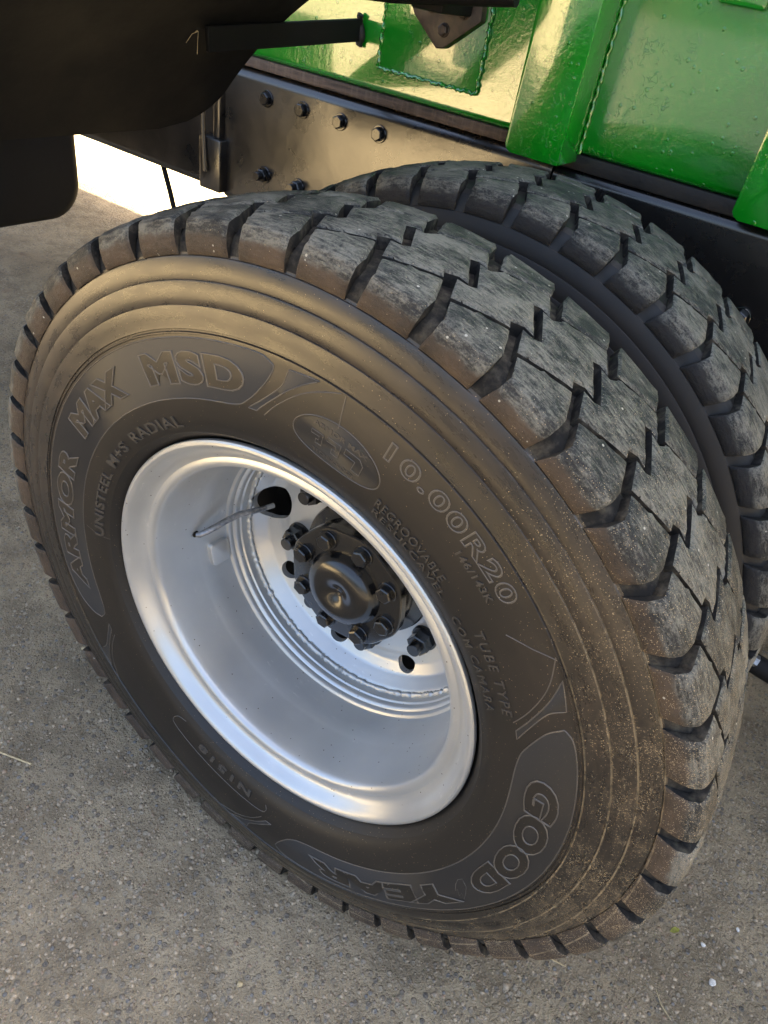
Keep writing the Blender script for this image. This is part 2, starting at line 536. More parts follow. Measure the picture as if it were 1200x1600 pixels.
pavement = structure(link('pavement', bm_mesh(bm, 'pavement'), M_ASPH))

# ------------------------------------------------------------------ the truck
truck = empty('dump_truck')
truck['label'] = 'green and black dump truck standing on worn asphalt, its rear dual wheel in close-up'
truck['category'] = 'truck'

YC = -0.012          # centre plane of the outer tyre
YI = 0.347           # centre plane of the inner tyre
PITCHES = 46
PITCH = 360.0 / PITCHES

# sidewall: distance from the tyre's centre plane against radius
SW = np.array([(.262, .040), (.280, .062), (.2870, .0760), (.2925, .0865), (.300, .0955), (.312, .1015), (.330, .1055), (.345, .1075), (.360, .1082),
               (.375, .1086), (.390, .1084), (.4095, .1070), (.439, .1040), (.462, .1000), (.484, .0945)])
def sw(r):
    return float(np.interp(r, SW[:, 0], SW[:, 1]))
def on_side(theta, r, off=0.0):
    a = R(theta)
    return loaded(Vector((r * math.cos(a), -sw(r) - off, r * math.sin(a))))

def loaded(P):
    """the outer tyre under load: the lower sidewall bulges and the crown is pressed in and flattened on the ground"""
    r = math.hypot(P.x, P.z)
    th = math.degrees(math.atan2(P.z, P.x))
    if th > 120:
        th -= 360
    g = math.exp(-((th + 58) / 46.0) ** 2)
    gr = math.exp(-((th + 52) / 36.0) ** 2)
    w = min(1.0, max(0.0, (r - .295) / .07))
    w2 = min(1.0, max(0.0, (r - .34) / .14))
    k = (r - .036 * gr * w2) / r
    y = P.y - (.016 * g * w * min(1.0, -P.y / .09) if P.y < 0 else 0.0)
    return Vector((P.x * k, y, max(P.z * k, -H + .006)))
def deform_mesh(me):
    for v in me.vertices:
        v.co = loaded(v.co)
    me.update()
def carcass_profile():
    half = []
    for r in (.262, .271, .280, .2835, .2870, .2897, .2925, .296, .300, .306, .312, .320, .330, .338, .345, .353, .360, .367, .375, .383, .390, .398, .404, .409):
        half.append((r, sw(r)))
    # two raised rings bounding the lettering band, then three stepped bands up to the shoulder
    half += [(.4112, sw(.4112)), (.4120, sw(.412) + .0014), (.4134, sw(.4134) + .0014), (.4142, sw(.4142) - .0007), (.4160, sw(.416) - .0007), (.4168, sw(.4168) + .0006), (.419, sw(.419) + .0004)]
    half += [(.427, sw(.427) + .0006), (.4380, sw(.4380) + .0004), (.4392, sw(.4392) + .0002), (.4397, sw(.4397) - .0010), (.4406, sw(.4406) - .0006)]
    half += [(.449, sw(.449) + .0004), (.4610, sw(.461) + .0005), (.4622, sw(.4622) + .0002), (.4627, sw(.4627) - .0010), (.4636, sw(.4636) - .0006)]
    half += [(.472, sw(.472) + .0004), (.4828, sw(.4828) + .0003), (.4840, sw(.484) + .0000), (.4846, sw(.484) - .0010), (.487, .0925)]
    half += [(.492, .0915), (.499, .0895), (.505, .0855), (.5092, .0790), (.5112, .066), (.5120, .045), (.5125, .025)]
    prof = [(r, -d) for r, d in half] + [(.5128, 0.0)] + [(r, d) for r, d in half[::-1]]
    return prof
carcass = lathe('tyre', carcass_profile(), n=288)

# running surface: (distance from centre plane, radius)
CR = [(0, .527), (.02, .5267), (.04, .5257), (.06, .5241), (.075, .5224), (.0865, .5205), (.0935, .5180), (.0972, .5132), (.0988, .5062), (.0989, .499), (.0976, .491), (.0952, .4842)]
CRs = [0.0]
for a, b in zip(CR, CR[1:]):
    CRs.append(CRs[-1] + math.hypot(b[0] - a[0], b[1] - a[1]))
S_END = CRs[-1]
def surf(s):
    """point and outward normal of the running surface at signed arc length s"""
    q = min(abs(s), S_END)
    d = np.interp(q, CRs, [c[0] for c in CR]); r = np.interp(q, CRs, [c[1] for c in CR])
    e = 0.004
    d0 = np.interp(max(q - e, 0), CRs, [c[0] for c in CR]); r0 = np.interp(max(q - e, 0), CRs, [c[1] for c in CR])
    d1 = np.interp(min(q + e, S_END), CRs, [c[0] for c in CR]); r1 = np.interp(min(q + e, S_END), CRs, [c[1] for c in CR])
    td, tr = d1 - d0, r1 - r0
    L = math.hypot(td, tr)
    nd, nr = -tr / L, td / L
    sg = 1 if s >= 0 else -1
    return d * sg, r, nd * sg, nr
def depth(s):
    q = abs(s)
    return float(np.interp(q, [0, .085, .100, .113, S_END - .004, S_END], [.0165, .0165, .0130, .0095, .0040, .0020]))

RX = 0.525           # radius at which block outlines are laid out
def block_mesh(name, poly, thr):
    """poly: (s, theta_deg) outline of one tread block; s is arc length from the tyre's centre plane"""
    bm = bmesh.new()
    pts0 = [(R(th - thr) * RX, s) for s, th in poly]
    jr = random.Random(len(poly))
    pts = []
    for (ax, ay), (bx, by) in zip(pts0, pts0[1:] + pts0[:1]):
        pts.append((ax, ay))
        L = math.hypot(bx - ax, by - ay)
        nn = int(L / .009)
        for q in range(1, nn):
            f = q / nn
            j = jr.uniform(-.00055, .00055)
            pts.append((ax + (bx - ax) * f - (by - ay) / L * j, ay + (by - ay) * f + (bx - ax) / L * j))
    area = sum(pts[i - 1][0] * pts[i][1] - pts[i][0] * pts[i - 1][1] for i in range(len(pts)))
    if area < 0:
        pts = pts[::-1]
    vs_ = [bm.verts.new((x, y, 0)) for x, y in pts]
    top = bm.faces.new(vs_)
    # walls
    low = [bm.verts.new((x, y, -1.0)) for x, y in pts]
    n = len(pts)
    walls = []
    for i in range(n):
        walls.append(bm.faces.new((vs_[i], low[i], low[(i + 1) % n], vs_[(i + 1) % n])))
    bm.normal_update()
    ins = bmesh.ops.inset_region(bm, faces=[top], thickness=0.0026, depth=0.0, use_boundary=True, use_even_offset=True)
    rim = set(vs_)
    for s in np.concatenate([np.arange(-.12, .121, .012), [-.0905, -.0948, -.0972, .0905, .0948, .0972]]):
        bmesh.ops.bisect_plane(bm, geom=list(bm.verts) + list(bm.edges) + list(bm.faces), dist=1e-5, plane_co=(0, s, 0), plane_no=(0, 1, 0))
    for x in np.arange(-.06, .061, .015):
        bmesh.ops.bisect_plane(bm, geom=list(bm.verts) + list(bm.edges) + list(bm.faces), dist=1e-5, plane_co=(x, 0, 0), plane_no=(1, 0, 0))
    # which vertices lie on the outer outline at the top: drop them a little so that the edge is rounded
    def on_outline(v):
        for i in range(n):
            ax, ay = pts[i]; bx, by = pts[(i + 1) % n]
            L2 = (bx - ax) ** 2 + (by - ay) ** 2
            t = max(0, min(1, ((v.x - ax) * (bx - ax) + (v.y - ay) * (by - ay)) / L2))
            if math.hypot(v.x - ax - t * (bx - ax), v.y - ay - t * (by - ay)) < 2e-4:
                return True
        return False
    for v in bm.verts:
        x, s, h = v.co
        d, r, nd, nr = surf(s)
        D = depth(s)
        if h < -0.5:
            hh = -D
        elif on_outline(v.co):
            hh = -min(0.0019, D * 0.5)
        else:
            hh = 0.0
            if abs(s) < 0.09:
                hh = 0.0008 * math.sin(x * 310 + s * 170) * math.cos(s * 240 + x * 90)
        a = x / RX
        rr = r + nr * hh
        v.co = Vector((rr * math.cos(a), d + nd * hh, rr * math.sin(a)))
    wallset = []
    me = bpy.data.meshes.new(name)
    bmesh.ops.recalc_face_normals(bm, faces=bm.faces)
    bm.normal_update()
    tot = sum(f.normal.dot(Vector((f.calc_center_median().x, 0, f.calc_center_median().z)).normalized()) * f.calc_area() for f in bm.faces)
    if tot < 0:
        bmesh.ops.reverse_faces(bm, faces=bm.faces)
    bm.to_mesh(me); bm.free()
    me.materials.append(M_TREAD); me.materials.append(M_GROOVE)
    for p in me.polygons:
        c = p.center
        d, rr = c.y, math.hypot(c.x, c.z)
        er = Vector((c.x / rr, 0, c.z / rr))
        nrm = p.normal
        # faces looking along the running surface belong to the groove walls
        s = min(max(abs(d), 0), .098)
        up = nrm.dot(er) if abs(d) < 0.085 else max(nrm.dot(er), abs(nrm.y) if abs(d) > 0.09 else 0)
        p.material_index = 1 if up < 0.5 else 0
    shade(me, 45)
    return me

Pd = PITCH
sY = lambda y: y + 0.012
outer_poly = [(-S_END + .0006, 67.95), (-.108, 67.25), (sY(-.103), 67.10), (sY(-.0802), 68.18),
              (sY(-.0602), 70.54 - Pd), (sY(-.072), 69.94 - Pd), (sY(-.0905), 69.10 - Pd), (-.104, 69.0 - Pd), (-S_END + .0006, 69.45 - Pd)]
centre_poly = [(sY(-.0760), 68.50), (sY(-.0450), 69.92), (sY(-.0462), 68.66), (sY(-.0400), 67.92), (sY(.0040), 70.36), (sY(.0004), 69.22), (sY(.0140), 68.48), (sY(.0165), 68.55),
               (sY(.0384), 71.25 - Pd), (sY(.0046), 69.50 - Pd), (sY(.0072), 70.72 - Pd), (sY(.0020), 71.42 - Pd), (sY(-.0412), 68.90 - Pd), (sY(-.0402), 70.05 - Pd), (sY(-.0482), 71.25 - Pd), (sY(-.0558), 70.78 - Pd)]
inner_poly = [(sY(.0200), 68.80), (sY(.0597), 70.38), (.104, 70.75), (S_END - .0006, 70.2), (S_END - .0006, 71.6 - Pd), (.104, 72.6 - Pd), (.0875 + .012, 72.5 - Pd), (sY(.0420), 71.36 - Pd)]
REF = 68.0 - Pd / 2
blocks = [block_mesh('tread_block', outer_poly, REF), block_mesh('tread_block', centre_poly, REF), block_mesh('tread_block', inner_poly, REF)]

def add_blocks(wheel, phase, load=False):
    for k in range(PITCHES):
        ang = (REF + phase + k * PITCH + 180) % 360 - 180
        for me in blocks:
            if load and -175 < ang < 45:
                # blocks in and near the contact area are pressed out of shape, each in its own way
                m2 = me.copy()
                m2.transform(Matrix.Rotation(-R(ang), 4, 'Y'))
                deform_mesh(m2)
                o = bpy.data.objects.new('tread_block', m2)
                COL.objects.link(o)
                o.parent = wheel
                continue
            o = bpy.data.objects.new('tread_block', me)
            COL.objects.link(o)
            o.parent = wheel
            o.rotation_euler = (0, -R(REF + phase + k * PITCH), 0)

outer_wheel = empty('wheel', truck, (0, YC, H))
outer_wheel['label'] = 'outer rear wheel with deep silver dish, raised lettering and dusty treaded tyre'
inner_wheel = empty('wheel', truck, (0, YI, H))
inner_wheel['label'] = 'inner rear wheel of the dual pair, its dusty tread showing behind the outer tyre'
def groove_slots(me):
    me.materials.append(M_GROOVE)
    for p_ in me.polygons:
        if math.hypot(p_.center.x, p_.center.z) > .4865:
            p_.material_index = 1
link('tyre', carcass, M_SIDE, outer_wheel, smooth=22)
groove_slots(carcass)
car2 = carcass.copy(); car2.materials.clear()
link('tyre', car2, M_INNER, inner_wheel, smooth=22)
deform_mesh(carcass)
car2.materials.append(M_GROOVE)
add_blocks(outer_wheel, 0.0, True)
add_blocks(inner_wheel, 3.2)

# ------------------------------------------------------------------ rim (local y is measured from the tyre's centre plane)
def yl(y):
    return y - YC
rim_prof = [(.262, yl(-.040)), (.268, yl(-.070)), (.2735, yl(-.083)), (.280, yl(-.0895)), (.2848, yl(-.0915)), (.2868, yl(-.0935)), (.2874, yl(-.0965)), (.2866, yl(-.0992)), (.2845, yl(-.1008)), (.2815, yl(-.1012)),
            (.2785, yl(-.1000)), (.2755, yl(-.0972)), (.2725, yl(-.0930)), (.2690, yl(-.0872)), (.2650, yl(-.0822)), (.2610, yl(-.0794)), (.2575, yl(-.0786)), (.2545, yl(-.0796)),
            (.2515, yl(-.0806)), (.2485, yl(-.0803)), (.2458, yl(-.0785)), (.2438, yl(-.0750)), (.2426, yl(-.0705)), (.2415, yl(-.0640)), (.2402, yl(-.050)), (.2385, yl(-.030)), (.2362, yl(-.008)),
            (.2355, yl(-.004)), (.2345, yl(.001)), (.2320, yl(.022)), (.2290, yl(.046)), (.2280, yl(.0495)), (.2245, yl(.0515)), (.2232, yl(.0540)), (.2228, yl(.0590)), (.2200, yl(.0610)), (.2185, yl(.0640)), (.2180, yl(.0700)),
            (.2160, yl(.0725)), (.2150, yl(.0780)), (.2150, yl(.092)), (.232, yl(.115)), (.245, yl(.118)), (.262, yl(.1175)), (.280, yl(.118)), (.285, yl(.112))]
rim = link('rim', lathe('rim', rim_prof, n=192), M_SILVER, outer_wheel, smooth=28)

# wheel disc with its hand holes; built as a polar sheet so that the holes are real
HOLES = [(-57.6, .180, .0145, .0165), (-100.6, .180, .0145, .0165), (-143.8, .180, .0145, .0165), (175.0, .1855, .0265, .033), (127, .180, .0145, .0165), (82, .180, .0145, .0165), (38, .180, .0145, .0165), (-10, .176, .024, .034)]
def disc_y(r):
    return float(np.interp(r, [.075, .150, .158, .166, .180, .196, .206, .212, .217], [.1240, .1240, .1225, .1235, .1230, .1130, .1000, .0915, .0885]))
def disc_mesh():
    """dished sheet: fine polar grid whose cells inside the hand holes are left out, edges snapped to the hole outline"""
    radii = list(np.concatenate([np.linspace(.085, .150, 8), np.linspace(.1535, .206, 22), [.209, .2125, .2172]]))
    NA = 288
    bm = bmesh.new()
    def inside(x, y, k=1.0):
        for th, r0, rr, rt in HOLES:
            a = R(th)
            dr = x * math.cos(a) + y * math.sin(a) - r0; dt = -x * math.sin(a) + y * math.cos(a)
            q = math.hypot(dr / rr, dt / rt)
            if q < k:
                return th, r0, rr, rt, dr, dt, q
        return None
    g = []
    for r in radii:
        row = []
        for i in range(NA):
            a = 2 * math.pi * i / NA
            row.append(bm.verts.new((r * math.cos(a), r * math.sin(a), 0)))
        g.append(row)
    for j in range(len(radii) - 1):
        for i in range(NA):
            q = (g[j][i], g[j + 1][i], g[j + 1][(i + 1) % NA], g[j][(i + 1) % NA])
            c = sum((v.co for v in q), Vector()) / 4
            if not inside(c.x, c.y):
                bm.faces.new(q)
    for v in [v for v in bm.verts if not v.link_faces]:
        bm.verts.remove(v)
    for v in bm.verts:
        if any(e.is_boundary for e in v.link_edges):
            h = inside(v.co.x, v.co.y, 1.35)
            if h:
                th, r0, rr, rt, dr, dt, q = h
                a = R(th); er = Vector((math.cos(a), math.sin(a), 0)); et = Vector((-math.sin(a), math.cos(a), 0))
                v.co = er * (r0 + dr / q) + et * (dt / q)
    for v in bm.verts:
        r = math.hypot(v.co.x, v.co.y)
        v.co = Vector((v.co.x, yl(disc_y(r)), v.co.y))
    bmesh.ops.recalc_face_normals(bm, faces=bm.faces)
    ret = bmesh.ops.extrude_face_region(bm, geom=list(bm.faces))
    for v in ret['geom']:
        if isinstance(v, bmesh.types.BMVert):
            v.co.y += 0.010
    return bm_mesh(bm, 'wheel_disc')
link('wheel_disc', disc_mesh(), M_SILVER, outer_wheel, smooth=30)
# rough weld between the rim and the disc
def weld_tube(name, pts, rad, mat, parent, seed=1, closed=False, seg=6):
    rr = np.random.default_rng(seed)
    rads = [rad * (0.62 + 0.75 * rr.random()) for _ in pts]
    return link(name, tube_mesh(name, pts, rads, seg, closed), mat, parent, smooth=60)
weld_tube('weld_bead', [((.2140 + .0006 * math.sin(a * 61)) * math.cos(a), yl(.0872), (.2140 + .0006 * math.sin(a * 61)) * math.sin(a)) for a in np.linspace(0, 2 * math.pi, 420, endpoint=False)], .0042, M_SILVER, outer_wheel, 3, True)

# valve stem, its slot and the retaining clip on the barrel
def bar_pt(r, th, y):
    return Vector((r * math.cos(R(th)), yl(y), r * math.sin(R(th))))
vpts = [bar_pt(.2335, -178.8, -.007), bar_pt(.229, -179.0, -.004), bar_pt(.224, 180.0, .004), bar_pt(.219, 179.0, .020), bar_pt(.214, 177.6, .040), bar_pt(.2085, 176.6, .058),
        bar_pt(.203, 176.2, .068), bar_pt(.197, 176.0, .080), bar_pt(.1915, 176.0, .095), bar_pt(.1875, 176.0, .108)]
link('valve_stem', tube_mesh('valve_stem', vpts, [.0038, .0046, .0050, .0050, .0050, .0050, .0050, .0046, .0040, .0034], 10), M_STEEL, outer_wheel, smooth=60)
link('valve_cap', tube_mesh('valve_cap', [vpts[-2].lerp(vpts[-1], .3), vpts[-1] + (vpts[-1] - vpts[-2]) * .3], .0042, 10), M_SILVER, outer_wheel, smooth=40)
slot = [bar_pt(.2352, -178.9, -.009), bar_pt(.2345, -179.0, -.004)]
link('valve_hole', tube_mesh('valve_hole', [bar_pt(.2356, -178.9, -.0066), bar_pt(.2345, -178.9, -.0066)], .0055, 14), M_GROOVE, outer_wheel, smooth=60)
def clip_mesh():
    bm = bmesh.new()
    # rounded plate lying against the barrel, in (angle, y) coordinates
    c = [(-171.2, .013), (-171.2, .047), (-161.5, .047), (-161.5, .013)]
    out = []
    for i, (th, y) in enumerate(c):
        sth = 1 if th < -165 else -1
        sy = 1 if y < .03 else -1
        for q in range(5):
            a = math.pi / 2 * q / 4
            if i in (1, 3):
                ct, cy_ = 1 - math.cos(a), 1 - math.sin(a)
            else:
                ct, cy_ = 1 - math.sin(a), 1 - math.cos(a)
            out.append((th + sth * ct * 1.7, y + sy * cy_ * .006))
    def rb(y): return float(np.interp(y, [-.03, .046], [.2385, .2290]))
    lo = [bm.verts.new(bar_pt(rb(y) + .001, th, y)) for th, y in out]
    hi = [bm.verts.new(bar_pt(rb(y) - .0065, th, y)) for th, y in out]
    n = len(out)
    for i in range(n):
        bm.faces.new((lo[i], lo[(i + 1) % n], hi[(i + 1) % n], hi[i]))
    f = bm.faces.new(hi)
    bm.faces.new(lo[::-1])
    bm.normal_update()
    bmesh.ops.inset_region(bm, faces=[f], thickness=.0022, depth=-.0009)
    return bm_mesh(bm, 'valve_clip')
link('valve_clip', clip_mesh(), M_SILVER, outer_wheel, smooth=40)

# inner wheel: plain rim and disc seen only through the hand holes
link('rim', lathe('rim', [(.285, -.085), (.262, -.075), (.24, -.06), (.235, .05), (.262, .075), (.285, .085)], n=64), M_HUB, inner_wheel, smooth=30)

# ------------------------------------------------------------------ axle hub
hub = empty('axle_hub', truck, (0, 0, H))
hub['label'] = 'gloss black axle hub with domed cap, flange bolts and wheel nuts'
def scallop(r, a):
    return r + (0.0014 * math.cos(8 * (a - R(165))) if r > .085 else 0)
link('hub_flange', lathe('hub_flange', [(.045, .052), (.0910, .0520), (.0952, .0528), (.0968, .0548), (.0968, .0660), (.0952, .0675), (.076, .0676), (.076, .070)], n=128, modr=scallop), M_HUB, hub, smooth=35)
link('hub_barrel', lathe('hub_barrel', [(.070, .064), (.0880, .068), (.0905, .072), (.0915, .094), (.098, .100), (.108, .104), (.110, .108), (.110, .140), (.09, .142), (.0895, .30), (.07, .30)], n=96), M_HUB, hub, smooth=35)
link('hub_cap', lathe('hub_cap', [(.0612, .0535), (.0606, .0505), (.0594, .0490), (.0582, .0445), (.0548, .0385), (.0485, .0333), (.040, .0300), (.031, .0293), (.0245, .0306), (.0185, .0325), (.0125, .0358), (.0075, .0388), (.004, .0402), (.0002, .0400)], n=72), M_HUB, hub, smooth=50)
link('cap_dimple', lathe('cap_dimple', [(.0060, .0402), (.0055, .0385), (.0035, .0380), (.0022, .0392), (.0002, .0396)], n=20), M_HUB, hub, smooth=60)
def hex_bolt(name, rhex, hh, rwash, hw, chamfer=.0014, stud=None):
    bm = bmesh.new()
    def ring(r, y, n, ph=0):
        return [bm.verts.new((r * math.cos(2 * math.pi * (i + ph) / n), y, r * math.sin(2 * math.pi * (i + ph) / n))) for i in range(n)]
    def loft(a, b):
        n = len(a)
        for i in range(n):
            bm.faces.new((a[i], a[(i + 1) % n], b[(i + 1) % n], b[i]))
    w0, w1, w2 = ring(rwash, 0, 24), ring(rwash, -hw * .75, 24), ring(rwash - .0008, -hw, 24)
    loft(w0, w1); loft(w1, w2); bm.faces.new(w2)
    h0, h1 = ring(rhex, -hw, 6), ring(rhex, -hw - hh + chamfer, 6)
    h2 = ring(rhex - chamfer * 1.5, -hw - hh, 6)
    loft(h0, h1); loft(h1, h2); bm.faces.new(h2)
    if stud:
        s0, s1, s2 = ring(stud[0], -hw - hh + .0005, 16), ring(stud[0], -hw - hh - stud[1] + .001, 16), ring(stud[0] - .001, -hw - hh - stud[1], 16)
        loft(s0, s1); loft(s1, s2); bm.faces.new(s2)
    return bm_mesh(bm, name)
bolt_me = hex_bolt('bolt', .0126, .0105, .0152, .0032)
bolt_me.materials.append(M_HUB); shade(bolt_me, 30)
BOLT_A = [165.8, 117.9 + 2, 70, 24, -21, -66, -111, -156]
for i in range(8):
    a = 164.5 - 45 * i
    o = link('bolt', bolt_me, None, hub, (.0785 * math.cos(R(a)), .0525, .0785 * math.sin(R(a))), (0, random.uniform(0, 1), 0))
nut_me = hex_bolt('wheel_nut', .0185, .020, .0215, .006, stud=(.0105, .012))
nut_me.materials.append(M_HUB); shade(nut_me, 30)
for i in range(8):
    a = -35 + 45 * i
    link('wheel_nut', nut_me, None, hub, (.1385 * math.cos(R(a)), .1245, .1385 * math.sin(R(a))), (0, random.uniform(0, 1), 0))
# brake drum and axle behind the wheels
link('brake_drum', lathe('brake_drum', [(.10, .17), (.185, .175), (.198, .19), (.198, .50), (.18, .51), (.10, .51)], n=64), M_CHASSIS, hub, smooth=35)
link('axle_tube', lathe('axle_tube', [(.075, .50), (.075, .95), (.14, 1.0), (.14, 1.2)], n=40), M_CHASSIS, hub, smooth=35)

# ------------------------------------------------------------------ raised lettering and lines on the sidewall
def text_mesh(body, extrude=0.0, bevel=0.0, fill='BOTH', offset=0.0, spacing=1.0, shear=0.0):
    cu = bpy.data.curves.new('txt', 'FONT')
    cu.body = body
    cu.size = 1.0
    cu.extrude = extrude
    cu.bevel_depth = bevel
    cu.bevel_resolution = 1
    cu.fill_mode = fill
    cu.offset = offset
    cu.space_character = spacing
    cu.shear = shear
    cu.resolution_u = 4
    ob = bpy.data.objects.new('txt', cu)
    COL.objects.link(ob)
    dg = bpy.context.evaluated_depsgraph_get()
    me = bpy.data.meshes.new_from_object(ob.evaluated_get(dg))
    bpy.data.objects.remove(ob)
    bpy.data.curves.remove(cu)
    return me
def bend_text(name, body, th0, th1, r0, r1, mat, parent, raise_=.0010, outline=.0009, offset=0.02, spacing=1.0, shear=0.0, fill=True):
    """letters run clockwise from th0 to th1 (degrees), feet at radius r0, heads at r1"""
    hgt = r1 - r0
    bm = bmesh.new()
    jobs = []
    if fill:
        jobs.append((text_mesh(body, .04, 0.0, 'BOTH', offset, spacing, shear), 'fill'))
    if outline:
        jobs.append((text_mesh(body, 0.0, outline / hgt * 0.72, 'NONE', offset, spacing, shear), 'line'))
    for me, kind in jobs:
        co = np.array([v.co for v in me.vertices])
        if kind == jobs[0][1]:
            mn, mx = co.min(0), co.max(0)
        b2 = bmesh.new(); b2.from_mesh(me); bpy.data.meshes.remove(me)
        wid = R(abs(th0 - th1)) * (r0 + r1) / 2
        for v in b2.verts:
            u = (v.co.x - mn[0]) / (mx[0] - mn[0]); w = (v.co.y - mn[1]) / (mx[1] - mn[1])
            v.co.x = u * wid; v.co.y = w * hgt
            if kind == 'fill':
                v.co.z = raise_ if v.co.z > 0 else -.0008
            else:
                v.co.z = v.co.z / 0.72 * hgt + raise_ * 0.9
        if kind == 'fill':
            long = [e for e in b2.edges if e.calc_length() > .008]
            bmesh.ops.triangulate(b2, faces=b2.faces)
            for _ in range(2):
                long = [e for e in b2.edges if e.calc_length() > .009]
                if long:
                    bmesh.ops.subdivide_edges(b2, edges=long, cuts=1)
                    bmesh.ops.triangulate(b2, faces=b2.faces)
        for v in b2.verts:
            th = th0 - math.degrees(v.co.x / ((r0 + r1) / 2)); r = r0 + v.co.y
            v.co = on_side(th, r, v.co.z)
        for f in b2.faces:
            f.material_index = 0 if kind == 'fill' else 1
        tmp = bpy.data.meshes.new('tmp'); b2.to_mesh(tmp); b2.free()
        bm.from_mesh(tmp); bpy.data.meshes.remove(tmp)
    me = bpy.data.meshes.new(name)
    bm.normal_update(); bm.to_mesh(me); bm.free()
    if outline == 0:
        mat = M_TEXT
    o = link(name, me, [mat, M_EDGE], parent, smooth=30)
    return o
def ridge(name, pts, rad, mat, parent, closed=False, off=0.0):
    """thin raised line through (theta, r) points on the sidewall"""
    dense = []
    n = len(pts)
    for i in range(n if closed else n - 1):
        a, b = pts[i], pts[(i + 1) % n]
        k = max(1, int(max(abs(a[0] - b[0]) * 1.0, abs(a[1] - b[1]) / .006)))
        for q in range(k):
            f = q / k
            dense.append((a[0] + (b[0] - a[0]) * f, a[1] + (b[1] - a[1]) * f))
    if not closed:
        dense.append(pts[-1])
    return link(name, tube_mesh(name, [on_side(t, r, off) for t, r in dense], rad * .8, 6, closed), M_EDGE, parent, smooth=60)
def plate(name, tops, bots, mat, parent, off=.0007):
    """patch between two (theta, r) polylines of the same length, raised off the sidewall"""
    bm = bmesh.new()
    rows = []
    K = 6
    for (a, b) in zip(tops, bots):
        row = [bm.verts.new(on_side(a[0] + (b[0] - a[0]) * q / K, a[1] + (b[1] - a[1]) * q / K, off if 0 < q < K else off * .6)) for q in range(K + 1)]
        rows.append(row)
    for i in range(len(rows) - 1):
        for q in range(K):
            try:
                bm.faces.new((rows[i][q], rows[i][q + 1], rows[i + 1][q + 1], rows[i + 1][q]))
            except ValueError:
                pass
    return link(name, bm_mesh(bm, name), mat, parent, smooth=40)

W = outer_wheel
def smooth_pts(pts, n):
    """Catmull-Rom through (theta, r)"""
    P = [Vector((p[0], p[1] * 1000, 0)) for p in pts]
    P = [P[0] * 2 - P[1]] + P + [P[-1] * 2 - P[-2]]
    out = []
    for i in range(1, len(P) - 2):
        for q in range(n):
            t = q / n
            p = 0.5 * ((2 * P[i]) + (P[i + 1] - P[i - 1]) * t + (2 * P[i - 1] - 5 * P[i] + 4 * P[i + 1] - P[i + 2]) * t * t + (3 * P[i] - P[i - 1] - 3 * P[i + 1] + P[i + 2]) * t ** 3)
            out.append((p.x, p.y / 1000))
    out.append(pts[-1])
    return out
# name band (from the lower left, over the top)
NB = 60
lo = smooth_pts([(206, .357), (204.5, .345), (200, .3405), (190, .340), (160, .3405), (130, .3415), (110, .3430), (101, .3455), (97.5, .356), (94.5, .376), (92.8, .394), (92.6, .402)], 10)
hi = smooth_pts([(206, .358), (204.5, .376), (200, .396), (190, .4055), (160, .4070), (130, .4075), (110, .4080), (104, .4083), (100, .4085), (97, .4088), (94.5, .4082), (92.7, .403)], 10)
plate('name_band', hi, lo, M_RIB, W, .0004)
ridge('band_outline', hi + lo[::-1], .0010, M_SIDE, W, True)
bend_text('raised_lettering', 'ARMOR', 197.5, 157.2, .3585, .3905, M_SIDE, W, spacing=1.05, shear=.0, offset=.065)
bend_text('raised_lettering', 'MAX', 150.2, 128.4, .3585, .3925, M_SIDE, W, offset=.065)
bend_text('raised_lettering', 'MSD', 121.0, 98.0, .3590, .3945, M_SIDE, W, spacing=1.15, offset=.065)
# swept flash marks at the ends of the two bands
def flash(th0, sgn):
    a = smooth_pts([(th0, .3475), (th0 - sgn * 3.0, .362), (th0 - sgn * 6.6, .385), (th0 - sgn * 7.6, .4050)], 6)
    b = smooth_pts([(th0 - sgn * 1.8, .3475), (th0 - sgn * 5.0, .3665), (th0 - sgn * 9.2, .392), (th0 - sgn * 12.6, .4095)], 6)
    plate('flash_plate', a, b, M_RIB, W, .0004)
    ridge('flash_outline', a + b[::-1], .0009, M_SIDE, W, True)
    c = smooth_pts([(th0 - sgn * 3.4, .3460), (th0 - sgn * 6.4, .366), (th0 - sgn * 11.0, .392), (th0 - sgn * 16.0, .4108)], 6)
    ridge('flash_line', c, .0008, M_SIDE, W)
flash(97.6, 1)
flash(22.6, -1)
flash(208.0, -1)
flash(-82.0, 1)
ridge('mould_line', [(80.9, .4130), (80.4, .3770)], .0008, M_SIDE, W)
ridge('mould_line', [(38.0, .4125), (40.0, .392), (42.6, .371)], .0008, M_SIDE, W)
ridge('mould_line', [(178.5, .300), (178.0, .315), (176.5, .335)], .0004, M_SIDE, W)
# maker band along the lower right
lo2 = smooth_pts([(27.0, .399), (25.5, .380), (22.0, .360), (18.5, .3480), (12, .3415), (0, .340), (-30, .340), (-60, .340), (-71, .342), (-76, .352), (-79, .372), (-80.5, .390)], 8)
hi2 = smooth_pts([(26.8, .401), (25.5, .4060), (23.0, .4080), (18.5, .4085), (12, .4085), (0, .4085), (-30, .4085), (-60, .4085), (-71, .4085), (-76, .4080), (-79, .404), (-80.4, .393)], 8)
plate('name_band', hi2, lo2, M_RIB, W, .0004)
ridge('band_outline', hi2 + lo2[::-1], .0010, M_SIDE, W, True)
bend_text('raised_lettering', 'GOOD', 15.6, -20.5, .3575, .3945, M_SIDE, W, offset=.065, shear=.06)
bend_text('raised_lettering', 'YEAR', -26.6, -69.0, .3575, .3940, M_SIDE, W, offset=.065, shear=.06)
